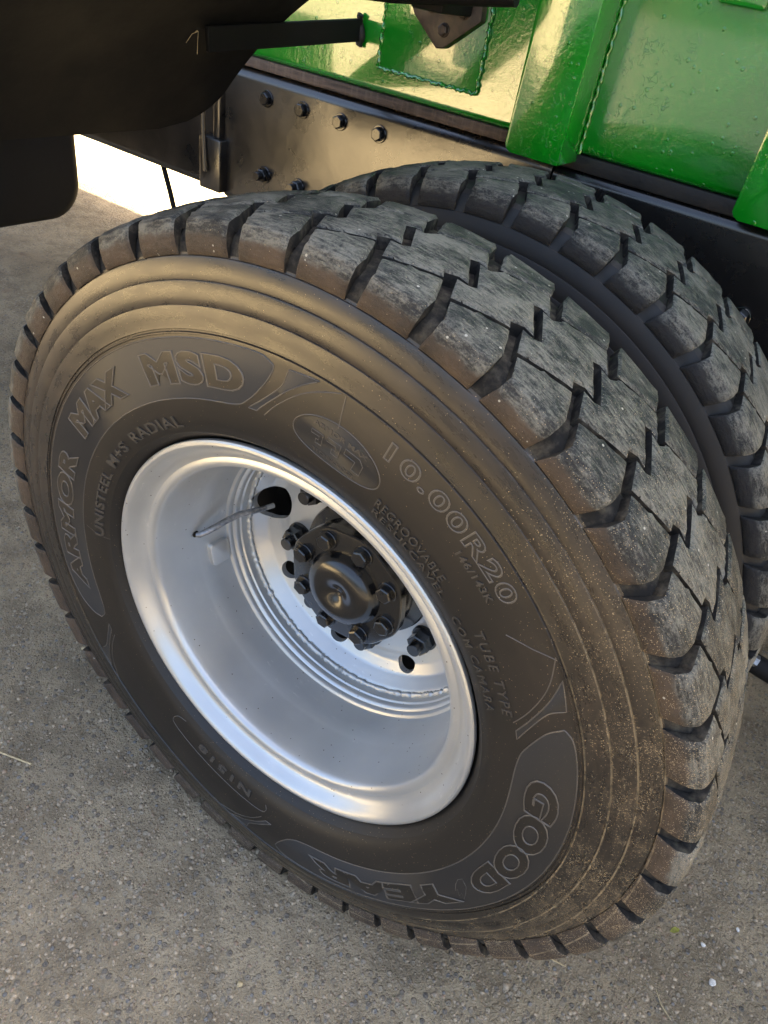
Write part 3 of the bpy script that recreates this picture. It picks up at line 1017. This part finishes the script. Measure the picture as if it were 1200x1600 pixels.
# small winged emblem between the two halves of the name
ridge('winged_emblem', [(-21.8, .361), (-22.6, .374), (-24.2, .383), (-25.8, .391), (-25.0, .380), (-26.2, .384), (-25.2, .373), (-26.0, .374), (-24.6, .365), (-23.2, .360)], .0007, M_SIDE, W, True)
# size and service lettering
bend_text('raised_lettering', '10.00R20', 72.6, 47.2, .3835, .4030, M_SIDE, W, raise_=.0004, outline=.0007, spacing=1.18, offset=.025)
bend_text('raised_lettering', '146/143K', 56.4, 48.0, .3690, .3775, M_SIDE, W, raise_=.0013, outline=0, spacing=1.15)
bend_text('raised_lettering', 'REGROOVABLE', 70.0, 53.4, .3300, .3410, M_SIDE, W, raise_=.0014, outline=0, spacing=1.12, offset=0)
bend_text('raised_lettering', 'RESULCAVEL', 69.8, 50.6, .3175, .3265, M_SIDE, W, raise_=.0014, outline=0, spacing=1.15, offset=0)
bend_text('raised_lettering', 'TUBE TYPE', 43.6, 27.2, .3350, .3465, M_SIDE, W, raise_=.0014, outline=0, spacing=1.30, offset=0)
bend_text('raised_lettering', 'COM CAMARA', 46.6, 26.6, .3150, .3250, M_SIDE, W, raise_=.0014, outline=0, spacing=1.30, offset=0)
bend_text('raised_lettering', 'UNISTEEL', 178.0, 153.6, .3070, .3200, M_SIDE, W, raise_=.0016, outline=0, spacing=1.1, offset=.02)
bend_text('raised_lettering', 'M+S', 150.8, 140.5, .3075, .3215, M_SIDE, W, raise_=.0016, outline=0, spacing=1.1, offset=.02)
bend_text('raised_lettering', 'RADIAL', 137.0, 117.6, .3080, .3220, M_SIDE, W, raise_=.0016, outline=0, spacing=1.1, offset=.02)
bend_text('raised_lettering', 'N1518', -90.5, -110.5, .3180, .3290, M_SIDE, W, raise_=.0016, outline=0, spacing=1.2, offset=.03)
# frame of the date panel
ridge('mould_line', smooth_pts([(-118, .312), (-120.5, .318), (-121, .330), (-119, .337), (-110, .3395), (-95, .3395), (-86.5, .337), (-84.5, .330), (-85, .322)], 4), .0008, M_SIDE, W)
# oval emblem
oc = (79.6, .3545)
def oval_pt(a, k=1.0):
    return (oc[0] + 8.6 * k * math.cos(a), oc[1] + .0245 * k * math.sin(a) - .0018 * math.cos(2 * a) - .0085 * (math.cos(a) ** 2) * 0)
ov = [oval_pt(2 * math.pi * i / 56) for i in range(56)]
ridge('emblem_ring', ov, .0008, M_SIDE, W, True)
bmv = [oval_pt(math.pi * i / 30 , .95) for i in range(31)]
bmb = [oval_pt(-math.pi * i / 30, .95) for i in range(31)]
plate('emblem_plate', bmv, bmb, M_RIB, W, .0004)
bend_text('raised_lettering', 'ARMOR MAX', 84.6, 74.4, .3665, .3720, M_SIDE, W, raise_=.0009, outline=0)
bend_text('raised_lettering', 'TECHNOLOGY', 84.0, 75.2, .3370, .3415, M_SIDE, W, raise_=.0009, outline=0)
def step_mark(th, w, r0, r1, kind):
    if kind == 'D':
        pts = [(th, r1), (th - w * .75, r1), (th - w, r1 - (r1 - r0) * .3), (th - w, r0), (th - w * .55, r0), (th - w * .6, r0 + (r1 - r0) * .62), (th, r0 + (r1 - r0) * .62)]
    else:
        pts = [(th, r1), (th - w, r1), (th - w, r0), (th - w * .45, r0), (th - w * .45, r0 + (r1 - r0) * .35), (th - w * .7, r0 + (r1 - r0) * .35), (th - w * .7, r0 + (r1 - r0) * .68), (th, r0 + (r1 - r0) * .68)]
    ridge('emblem_mark', pts, .0006, M_SIDE, W, True, .0006)
step_mark(84.6, 2.2, .3475, .3605, 'S')
step_mark(81.6, 2.6, .3470, .3620, 'S')
step_mark(78.2, 3.6, .3460, .3630, 'D')

# ------------------------------------------------------------------ chassis
ch = empty('chassis', truck, (0, 0, H))
ch['label'] = 'black bolted steel chassis rail'
def channel(name, y, x0, x1, z0, z1, yin, mat, parent, t=.009):
    """C-section rail with rounded bends; web at y, flanges towards yin"""
    rr = .018
    sg = 1 if yin > y else -1
    prof = [(yin, z1)]
    for q in range(7):
        a = math.pi / 2 * q / 6
        prof.append((y + sg * (rr - rr * math.sin(a)), z1 - rr + rr * math.cos(a)))
    for q in range(7):
        a = math.pi / 2 * q / 6
        prof.append((y + sg * (rr - rr * math.cos(a)), z0 + rr - rr * math.sin(a)))
    prof.append((yin, z0))
    xs = np.linspace(x0, x1, 24)
    V, F = [], []
    for x in xs:
        for (yy, zz) in prof:
            V.append((x, yy, zz))
    k = len(prof)
    for i in range(len(xs) - 1):
        for q in range(k - 1):
            F.append((i * k + q, i * k + q + 1, (i + 1) * k + q + 1, (i + 1) * k + q))
    me = mesh(name, V, F)
    bm = bmesh.new(); bm.from_mesh(me)
    bmesh.ops.recalc_face_normals(bm, faces=bm.faces)
    bmesh.ops.solidify(bm, geom=list(bm.faces), thickness=t)
    bm.to_mesh(me); bm.free()
    return link(name, me, mat, parent, smooth=40)
channel('rail', .632, -3.6, 2.4, .255, .498, .72, M_CHASSIS, ch)
channel('flitch_plate', .620, -.792, -.075, .250, .505, .70, M_CHASSIS, ch, t=.010)
channel('flitch_plate', .621, -.072, 1.9, .250, .500, .70, M_HUB, ch, t=.010)  # blacker than the left plate, standing in for deep shade under the body
rb_me = hex_bolt('bolt', .0118, .010, .0150, .003)
rb_me.materials.append(M_HUB); shade(rb_me, 30)
rb2 = hex_bolt('bolt', .0125, .011, .0160, .004, stud=(.0085, .014))
rb2.materials.append(M_HUB); shade(rb2, 30)
for x in (-.681, -.592, -.502, -.413):
    link('bolt', rb_me, None, ch, (x, .620, .464), (0, random.uniform(0, 1), 0))
for x in (-.677, -.588, -.50, -.41):
    link('bolt', rb2, None, ch, (x, .620, .326), (0, random.uniform(0, 1), 0))
link('bolt', rb2, None, ch, (.286, .620, .370), (0, .4, 0))
# bracket and rod at the front end of the plate
box('rod_bracket', -.843, -.783, .598, .632, .262, .366, M_CHASSIS, ch, .004)
link('brake_rod', tube_mesh('brake_rod', [(-.832, .598, .53), (-.832, .597, .44), (-.825, .594, .36), (-.818, .592, .30)], .0045, 10), M_CHASSIS, ch, smooth=60)
link('angle_edge', bm_mesh(box_bm(-.812, -.793, .606, .632, .366, .505, .004), 'angle_edge'), M_CHASSIS, ch, smooth=40)
# hanging cable
link('cable', tube_mesh('cable', [(-1.035, .66, .29), (-1.02, .66, .25), (-1.000, .66, .20), (-.985, .66, .155), (-.972, .665, .10), (-.965, .67, -.02)], .006, 10), M_MUD, ch, smooth=60)
# far rail and cross-members
channel('rail', 1.468, -3.6, 2.4, .255, .498, 1.38, M_CHASSIS, ch)
for x in (-2.6, -1.3, .0, 1.2):
    box('cross_member', x - .06, x + .06, .66, 1.44, .30, .44, M_CHASSIS, ch, .01)
# leaf spring with a clamp bolt behind the inner tyre
sp = empty('leaf_spring', truck, (0, 0, H))
for k in range(7):
    L = .75 - k * .09
    xs = np.linspace(-L, L, 15)
    V, F = [], []
    for x in xs:
        z = .02 - .017 * k + .22 * (x / .75) ** 2
        for (yy, zz) in ((.555, z), (.635, z), (.635, z + .014), (.555, z + .014)):
            V.append((x, yy, zz))
    for i in range(len(xs) - 1):
        for q in range(4):
            F.append((i * 4 + q, i * 4 + (q + 1) % 4, (i + 1) * 4 + (q + 1) % 4, (i + 1) * 4 + q))
    F.append((0, 1, 2, 3)); F.append(tuple(len(V) - 4 + q for q in (3, 2, 1, 0)))
    link('leaf', mesh('leaf', V, F), M_CHASSIS, sp, smooth=40)
box('spring_seat', -.12, .12, .52, .66, -.14, -.07, M_CHASSIS, sp, .008)
# shock absorber end with its bright nut, seen past the inner tyre
link('torque_rod', tube_mesh('torque_rod', [(.545, .500, -.118), (.60, .505, -.128), (.75, .52, -.155), (1.1, .55, -.22)], .018, 16), M_MUD, ch, smooth=40)
link('rod_nut', tube_mesh('rod_nut', [(.551, .487, -.104), (.562, .489, -.106)], .0105, 6), M_STEEL, ch, smooth=20)

# ------------------------------------------------------------------ packing strips between rail and body
pk = empty('packing_strip', truck, (0, 0, H))
box('timber_strip', -1.2, -.10, .6245, .70, .5075, .5262, M_WOOD, pk, .0025)
box('black_strip', -.095, 1.9, .6225, .70, .4985, .5215, M_STRIP, pk, .003)

# ------------------------------------------------------------------ green body
body = empty('tipper_body', truck, (0, 0, H))
body['label'] = 'glossy green steel tipper body with welded ribs and runs in the paint'
def wall_panel(name, x0, x1, y, z0, z1, mat, parent, yin=.70, rad=.012):
    prof = [(yin, z0)]
    for q in range(7):
        a = math.pi / 2 * q / 6
        prof.append((y + rad - rad * math.sin(a), z0 + rad - rad * math.cos(a)))
    prof += [(y, z0 + .06), (y, z0 + .16), (y, z0 + .4), (y, z1), (yin, z1)]
    V, F = [], []
    for x in (x0, x1):
        for p in prof:
            V.append((x, p[0], p[1]))
    k = len(prof)
    for q in range(k):
        F.append((q, (q + 1) % k, k + (q + 1) % k, k + q))
    F.append(tuple(range(k))[::-1]); F.append(tuple(range(k, 2 * k)))
    me = mesh(name, V, F)
    bm = bmesh.new(); bm.from_mesh(me); bmesh.ops.recalc_face_normals(bm, faces=bm.faces); bm.to_mesh(me); bm.free()
    return link(name, me, mat, parent, smooth=40)
ZT = 2.25
wall_panel('side_panel', -2.3, -.1345, .620, .5268, ZT, M_GREEN, body)
wall_panel('side_panel', -.040, .2180, .6205, .5222, ZT, M_GREEN, body)
wall_panel('side_panel', .312, 2.2, .6205, .5222, ZT, M_GREEN, body)
def rib(name, x0, x1):
    z0 = .510
    out = [(x0 + .012, z0), (x1, z0), (x1, ZT), (x0, ZT), (x0, z0 + .010), (x0 + .004, z0 + .004)]
    return prism(name, out, .541, .690, M_GREEN, body, .0028)
rib('side_rib', -.133, -.041)
rib('side_rib', .2205, .3105)
for xx in (-1.9, -1.1, .95, 1.7):
    rib('side_rib', xx, xx + .09)
weld_tube('weld_bead', [(-.0385 + .001 * math.sin(i * 1.3), .6180, .524 + i * .004) for i in range(180)], .0027, M_GREEN, body, 5)
weld_tube('weld_bead', [(.2170, .6180, .524 + i * .004) for i in range(180)], .0027, M_GREEN, body, 6)
# patch plate with its bead of weld
box('patch_plate', -.432, -.238, .6165, .624, .566, .90, M_GREEN, body, .002)
wob = lambda i: .0012 * math.sin(i * .9) + .0009 * math.sin(i * 2.3)
weld_tube('weld_bead', [(-.4335 + wob(i), .6165, .90 - i * .0035) for i in range(96)] + [(-.4335 + i * .0035, .6165, .5645 + wob(i)) for i in range(57)] + [(-.2365 + wob(i), .6165, .566 + i * .0035) for i in range(96)], .0028, M_GREEN, body, 8)
# body front, rear, far side and floor, so that it stands as a box
box('far_side', -2.3, 2.2, 1.40, 1.48, .5222, ZT, M_GREEN, body, .004)
box('front_wall', -2.36, -2.302, .6222, 1.478, .5225, ZT - .002, M_GREEN, body, .004)
box('rear_wall', 2.202, 2.26, .6222, 1.478, .5225, ZT - .002, M_GREEN, body, .004)
box('floor_plate', -2.298, 2.198, .702, 1.398, .5230, .545, M_GREEN, body, .002)
box('panel_step', .085, .150, .606, .6200, .7385, .79, M_GREEN, body, .006)

# ------------------------------------------------------------------ bracket on the patch plate
br = empty('mounting_bracket', truck, (0, 0, H))
prism('bracket_plate', [(-.376, .668), (-.366, .652), (-.316, .6135), (-.302, .616), (-.244, .661), (-.250, .72), (-.33, .74), (-.372, .71)], .598, .6155, M_RUSTY, br, .0025)
bmini = hex_bolt('bolt', .0085, .006, .0100, .002)
bmini.materials.append(M_RUSTY); shade(bmini, 30)
for x, z in ((-.335, .668), (-.275, .668), (-.306, .640)):
    link('bolt', bmini, None, br, (x, .598, z), (0, random.uniform(0, 1), 0))
link('support_bar', tube_mesh('support_bar', [(-.50, .48, .665), (-.34, .49, .676), (-.235, .50, .690), (-.15, .505, .702)], .0125, 14), M_MUD, br, smooth=50)
box('clamp_block', -.318, -.262, .505, .600, .664, .71, M_MUD, br, .004)

# ------------------------------------------------------------------ mudguard over the wheel, with its stay
mg = empty('mudguard', truck, (0, 0, H))
mg['label'] = 'matt black curved mudguard ahead of the wheel'
RG = .795
def mud_sheet():
    bm = bmesh.new()
    A = np.concatenate([np.linspace(147.0, 140, 9), np.linspace(138.5, 98, 28)])
    rows = []
    for a in A:
        # the inner front corner is rounded
        t = max(0.0, (a - 141.0) / 6.0)
        yin = .438 - .11 * (1 - math.sqrt(max(0, 1 - t * t)))
        ys = np.linspace(-.17, yin, 14)
        rows.append([bm.verts.new((RG * math.cos(R(a)), y, RG * math.sin(R(a)))) for y in ys])
    for i in range(len(rows) - 1):
        for j in range(13):
            bm.faces.new((rows[i][j], rows[i + 1][j], rows[i + 1][j + 1], rows[i][j + 1]))
    bmesh.ops.recalc_face_normals(bm, faces=bm.faces)
    bmesh.ops.solidify(bm, geom=list(bm.faces), thickness=.005)
    return bm_mesh(bm, 'guard_sheet')
link('guard_sheet', mud_sheet(), M_MUD, mg, smooth=40)
# flat stay from the guard to the body
def stay():
    a0 = Vector((-.513, .288, .583)); a1 = Vector((-.477, .615, .612))
    dirv = (a1 - a0).normalized()
    upv = Vector((0.02, -.03, 1)); upv = (upv - dirv * upv.dot(dirv)).normalized()
    nv = dirv.cross(upv)
    V = []
    for p in (a0, a1):
        for su, sn in ((-1, -1), (1, -1), (1, 1), (-1, 1)):
            V.append(p + upv * su * .0165 + nv * sn * .004)
    F = [(0, 1, 5, 4), (1, 2, 6, 5), (2, 3, 7, 6), (3, 0, 4, 7), (3, 2, 1, 0), (4, 5, 6, 7)]
    bm = bmesh.new(); bm.from_mesh(mesh('t', V, F))
    bmesh.ops.bevel(bm, geom=list(bm.edges), offset=.0012, segments=1, affect='EDGES')
    link('flat_stay', bm_mesh(bm, 'flat_stay'), M_MUD, mg, smooth=40)
    weld_tube('weld_bead', [a1 + upv * (-.022 + .0044 * i) + Vector((.004 * math.sin(i * .6), -.002, 0)) for i in range(11)], .0058, M_STRIP, mg, 9)
    # ragged scrap of tape and a few dry stalks caught on the end
    bm = bmesh.new()
    g = [[bm.verts.new(a0 + dirv * (-.012 + .010 * i) + upv * (.010 + .0065 * j + .002 * math.sin(i * 2.1 + j)) + nv * (-.006 - .0015 * math.sin(i * 1.7 + j * 2.2))) for j in range(4)] for i in range(9)]
    for i in range(8):
        for j in range(3):
            if not (j == 2 and i in (2, 5)):
                bm.faces.new((g[i][j], g[i + 1][j], g[i + 1][j + 1], g[i][j + 1]))
    bmesh.ops.solidify(bm, geom=list(bm.faces), thickness=.0008)
    link('tape_scrap', bm_mesh(bm, 'tape_scrap'), M_SCRIM, mg, smooth=30)
    for k, (dx, dy, dz) in enumerate([(-.026, -.01, -.016), (-.020, -.012, -.008), (.010, -.012, -.026), (-.018, -.012, .004), (-.012, -.012, -.016)]):
        s = a0 + dirv * -.008 + upv * .008 - nv * .008
        m_ = s + Vector((dx, dy, dz)) * .5 + Vector((0, 0, .004))
        link('straw', tube_mesh('straw', [s, m_, s + Vector((dx, dy, dz))], .0004, 5), M_STRAW, mg, smooth=60)
stay()

# ------------------------------------------------------------------ tank ahead of the mudguard
def tank(y0, y1, x0, x1, z0, z1, rad, parent, mat):
    nm = 'tank_or_box_shell'
    out = []
    for (cy, cz, a0) in ((y1 - rad, z0 + rad, -90), (y1 - rad, z1 - rad, 0), (y0 + rad, z1 - rad, 90), (y0 + rad, z0 + rad, 180)):
        for q in range(9):
            a = R(a0 + 90 * q / 8)
            out.append((cy + rad * math.cos(a), cz + rad * math.sin(a)))
    cy, cz = (y0 + y1) / 2, (z0 + z1) / 2
    V, F = [], []
    n = len(out)
    e = .026
    sect = [(x0, 1.0)] + [(x1 - e + e * math.sin(R(a)), -(1 - math.cos(R(a)))) for a in (0, 15, 30, 45, 60, 75, 90)]
    for (x, k) in sect:
        sh = 0.0 if k == 1.0 else -k * e
        for (yy, zz) in out:
            dy, dz = yy - cy, zz - cz
            L = math.hypot(dy, dz)
            V.append((x, yy - dy / L * sh, zz - dz / L * sh))
    m = len(sect)
    for i in range(m - 1):
        for q in range(n):
            F.append((i * n + q, i * n + (q + 1) % n, (i + 1) * n + (q + 1) % n, (i + 1) * n + q))
    F.append(tuple(range(n))[::-1]); F.append(tuple((m - 1) * n + q for q in range(n)))
    me = mesh(nm, V, F)
    bm = bmesh.new(); bm.from_mesh(me); bmesh.ops.recalc_face_normals(bm, faces=bm.faces); bm.to_mesh(me); bm.free()
    return link(nm, me, mat, parent, smooth=40)
tk = empty('side_tank_or_shade_box', truck, (0, 0, H))
tk['label'] = 'black tank with rounded corners ahead of the mudguard'
tank(-.15, .497, -2.0, -1.10, .137, .56, .075, tk, M_MUD)
shade_box = empty('side_tank_or_shade_box', truck, (0, 0, H))  # unseen far-side box, added and sized to shade the ground on the left
tank(1.56, 2.35, -5.0, -.70, -.085, .50, .06, shade_box, M_CHASSIS)
shade_box_rear = empty('side_tank_or_shade_box', truck, (0, 0, H))  # second unseen box, added to stop sun leaking under the truck
tank(1.56, 2.35, .60, 2.3, -.40, .50, .06, shade_box_rear, M_CHASSIS)
# far-side wheels and cab end, whose shade falls under the truck
fw = empty('wheel', truck, (0, 0, H))
for yy in (1.755, 2.112):
    o = link('tyre', car2, None, fw, (0, yy, 0))
    o = link('tread_ring', lathe('tread_ring', [(.49, -.097), (.505, -.095), (.522, -.08), (.527, 0), (.522, .08), (.505, .095), (.49, .097)], n=72), M_TREAD, fw, (0, yy, 0), smooth=40)
link('rim', lathe('rim', [(.285, 1.67), (.23, 1.70), (.22, 1.9), (.02, 1.92)], n=48), M_SILVER, fw, smooth=30)

# ------------------------------------------------------------------ loose stones and litter on the asphalt
def chip_template(seed):
    r_ = random.Random(seed)
    bm = bmesh.new()
    bmesh.ops.create_icosphere(bm, subdivisions=1, radius=1.0)
    for v in bm.verts:
        v.co = v.co * r_.uniform(.55, 1.20)
        v.co.z *= r_.uniform(.5, .75)
    V = np.array([v.co[:] for v in bm.verts]); F = [[v.index for v in f.verts] for f in bm.faces]
    bm.free()
    return V, np.array(F)
TEMPL = [chip_template(s) for s in range(12)]
def scatter(name, n, area, smin, smax, power, mat, sink=.45, dens=None, seed=1):
    g = np.random.default_rng(seed)
    AV, AF = [], []
    off = 0
    cnt = 0
    while cnt < n:
        x = g.uniform(area[0], area[1]); y = g.uniform(area[2], area[3])
        if dens is not None and g.random() > dens(x, y):
            continue
        s = smin + (smax - smin) * g.random() ** power
        V, F = TEMPL[g.integers(len(TEMPL))]
        a = g.uniform(0, 6.28); c_, s_ = math.cos(a), math.sin(a)
        sx, sy = s * g.uniform(.75, 1.35), s * g.uniform(.75, 1.2)
        P = np.stack([(V[:, 0] * sx * c_ - V[:, 1] * sy * s_) + x, (V[:, 0] * sx * s_ + V[:, 1] * sy * c_) + y, V[:, 2] * s + s * (sink - .45) * 1.0 + .004], 1)
        AV.append(P); AF.append(F + off); off += len(V); cnt += 1
    V = np.concatenate(AV); F = np.concatenate(AF)
    me = bpy.data.meshes.new(name)
    me.vertices.add(len(V)); me.vertices.foreach_set('co', V.ravel())
    me.loops.add(len(F) * 3); me.loops.foreach_set('vertex_index', F.ravel())
    me.polygons.add(len(F)); me.polygons.foreach_set('loop_start', np.arange(0, len(F) * 3, 3)); me.polygons.foreach_set('loop_total', np.full(len(F), 3))
    me.update(); me.validate()
    o = link(name, me, mat)
    o['kind'] = 'stuff'
    o['label'] = 'small grey and brown stone chips set in the worn asphalt'
    o['category'] = 'gravel'
    return o
def near(x, y):
    d = math.hypot(x - .36, y + .59)
    return min(1.0, (0.75 / max(d, .3)) ** 1.6)
big_stones = scatter('gravel', 420, (-1.6, 1.1, -.7, .9), .0050, .0095, 2.0, M_STONE, sink=.12, dens=near, seed=9)
big_stones['label'] = 'larger worn stones sunk in the asphalt surface'
scatter('gravel', 48000, (-2.6, 1.3, -.75, 1.3), .0009, .0050, 4.0, M_STONE, sink=.20, dens=near, seed=4)

def pebble(name, x, y, s, mat, label, cat='pebble', rot=0.3, flat=.7, group=None):
    V, F = TEMPL[int(abs(x) * 1000) % len(TEMPL)]
    me = mesh(name, [(v[0] * s, v[1] * s * .75, v[2] * s * flat + s * flat * .55) for v in V], F.tolist())
    bm = bmesh.new(); bm.from_mesh(me)
    bmesh.ops.bevel(bm, geom=list(bm.edges), offset=s * .09, segments=1, affect='EDGES')
    bm.to_mesh(me); bm.free()
    o = link(name, me, mat, None, (x, y, .004), (0, 0, rot), smooth=30)
    o['label'] = label; o['category'] = cat
    if group: o['group'] = group
    return o
pebble('white_pebble', .730, .186, .0085, M_WHITE, 'largest white pebble on the asphalt, nearest the lower right corner', rot=1.0)
pebble('white_pebble', .703, .236, .0060, M_WHITE, 'middle-sized white pebble between the yellow leaf and the largest white pebble', rot=.3)
pebble('white_pebble', .750, .301, .0055, M_WHITE, 'small white pebble beyond the yellow leaf, close to the right edge', rot=2.0)
pebble('tan_pebble', .125, -.273, .0065, M_STRAW, 'single tan chip lying on bare asphalt at the bottom of the photo', rot=.7)
def stalk(name, pts, rad, mat, label, cat):
    o = link(name, tube_mesh(name, pts, rad, 6), mat, None, smooth=60)
    o['label'] = label; o['category'] = cat
    return o
stalk('straw', [(-.470, -.262, .004), (-.436, -.252, .006), (-.402, -.240, .004)], .0016, M_STRAW, 'dry straw stalk on the asphalt at the left edge', 'straw')
stalk('straw', [(-.552, -.018, .005), (-.528, -.004, .009), (-.508, .010, .006)], .0032, M_STRAW, 'short thick straw stub beside the tyre shoulder', 'straw')
stalk('straw', [(.470, .040, .003), (.498, .052, .006), (.522, .058, .003)], .0012, M_STRAW, 'thin curved straw just below the tyre contact', 'straw')
stalk('straw', [(.655, .120, .003), (.668, .102, .005), (.690, .090, .003)], .0010, M_STRAW, 'thin twig among the loose stones near the white pebbles', 'twig')
bm = bmesh.new()
lv = [(-.012, 0), (-.006, .0042), (.003, .0048), (.012, 0), (.003, -.0042), (-.006, -.004)]
vs_ = [bm.verts.new((x, y, .002 + .003 * (1 - abs(x) / .012))) for x, y in lv]
cv = bm.verts.new((0, 0, .0035))
for i in range(6):
    bm.faces.new((cv, vs_[i], vs_[(i + 1) % 6]))
bmesh.ops.solidify(bm, geom=list(bm.faces), thickness=.0004)
lf = link('leaf', bm_mesh(bm, 'leaf'), M_LEAF, None, (.657, .229, .003), (0, .15, .9), smooth=40)
lf['label'] = 'tiny yellow-green leaf on the asphalt below the tyre'
lf['category'] = 'leaf'
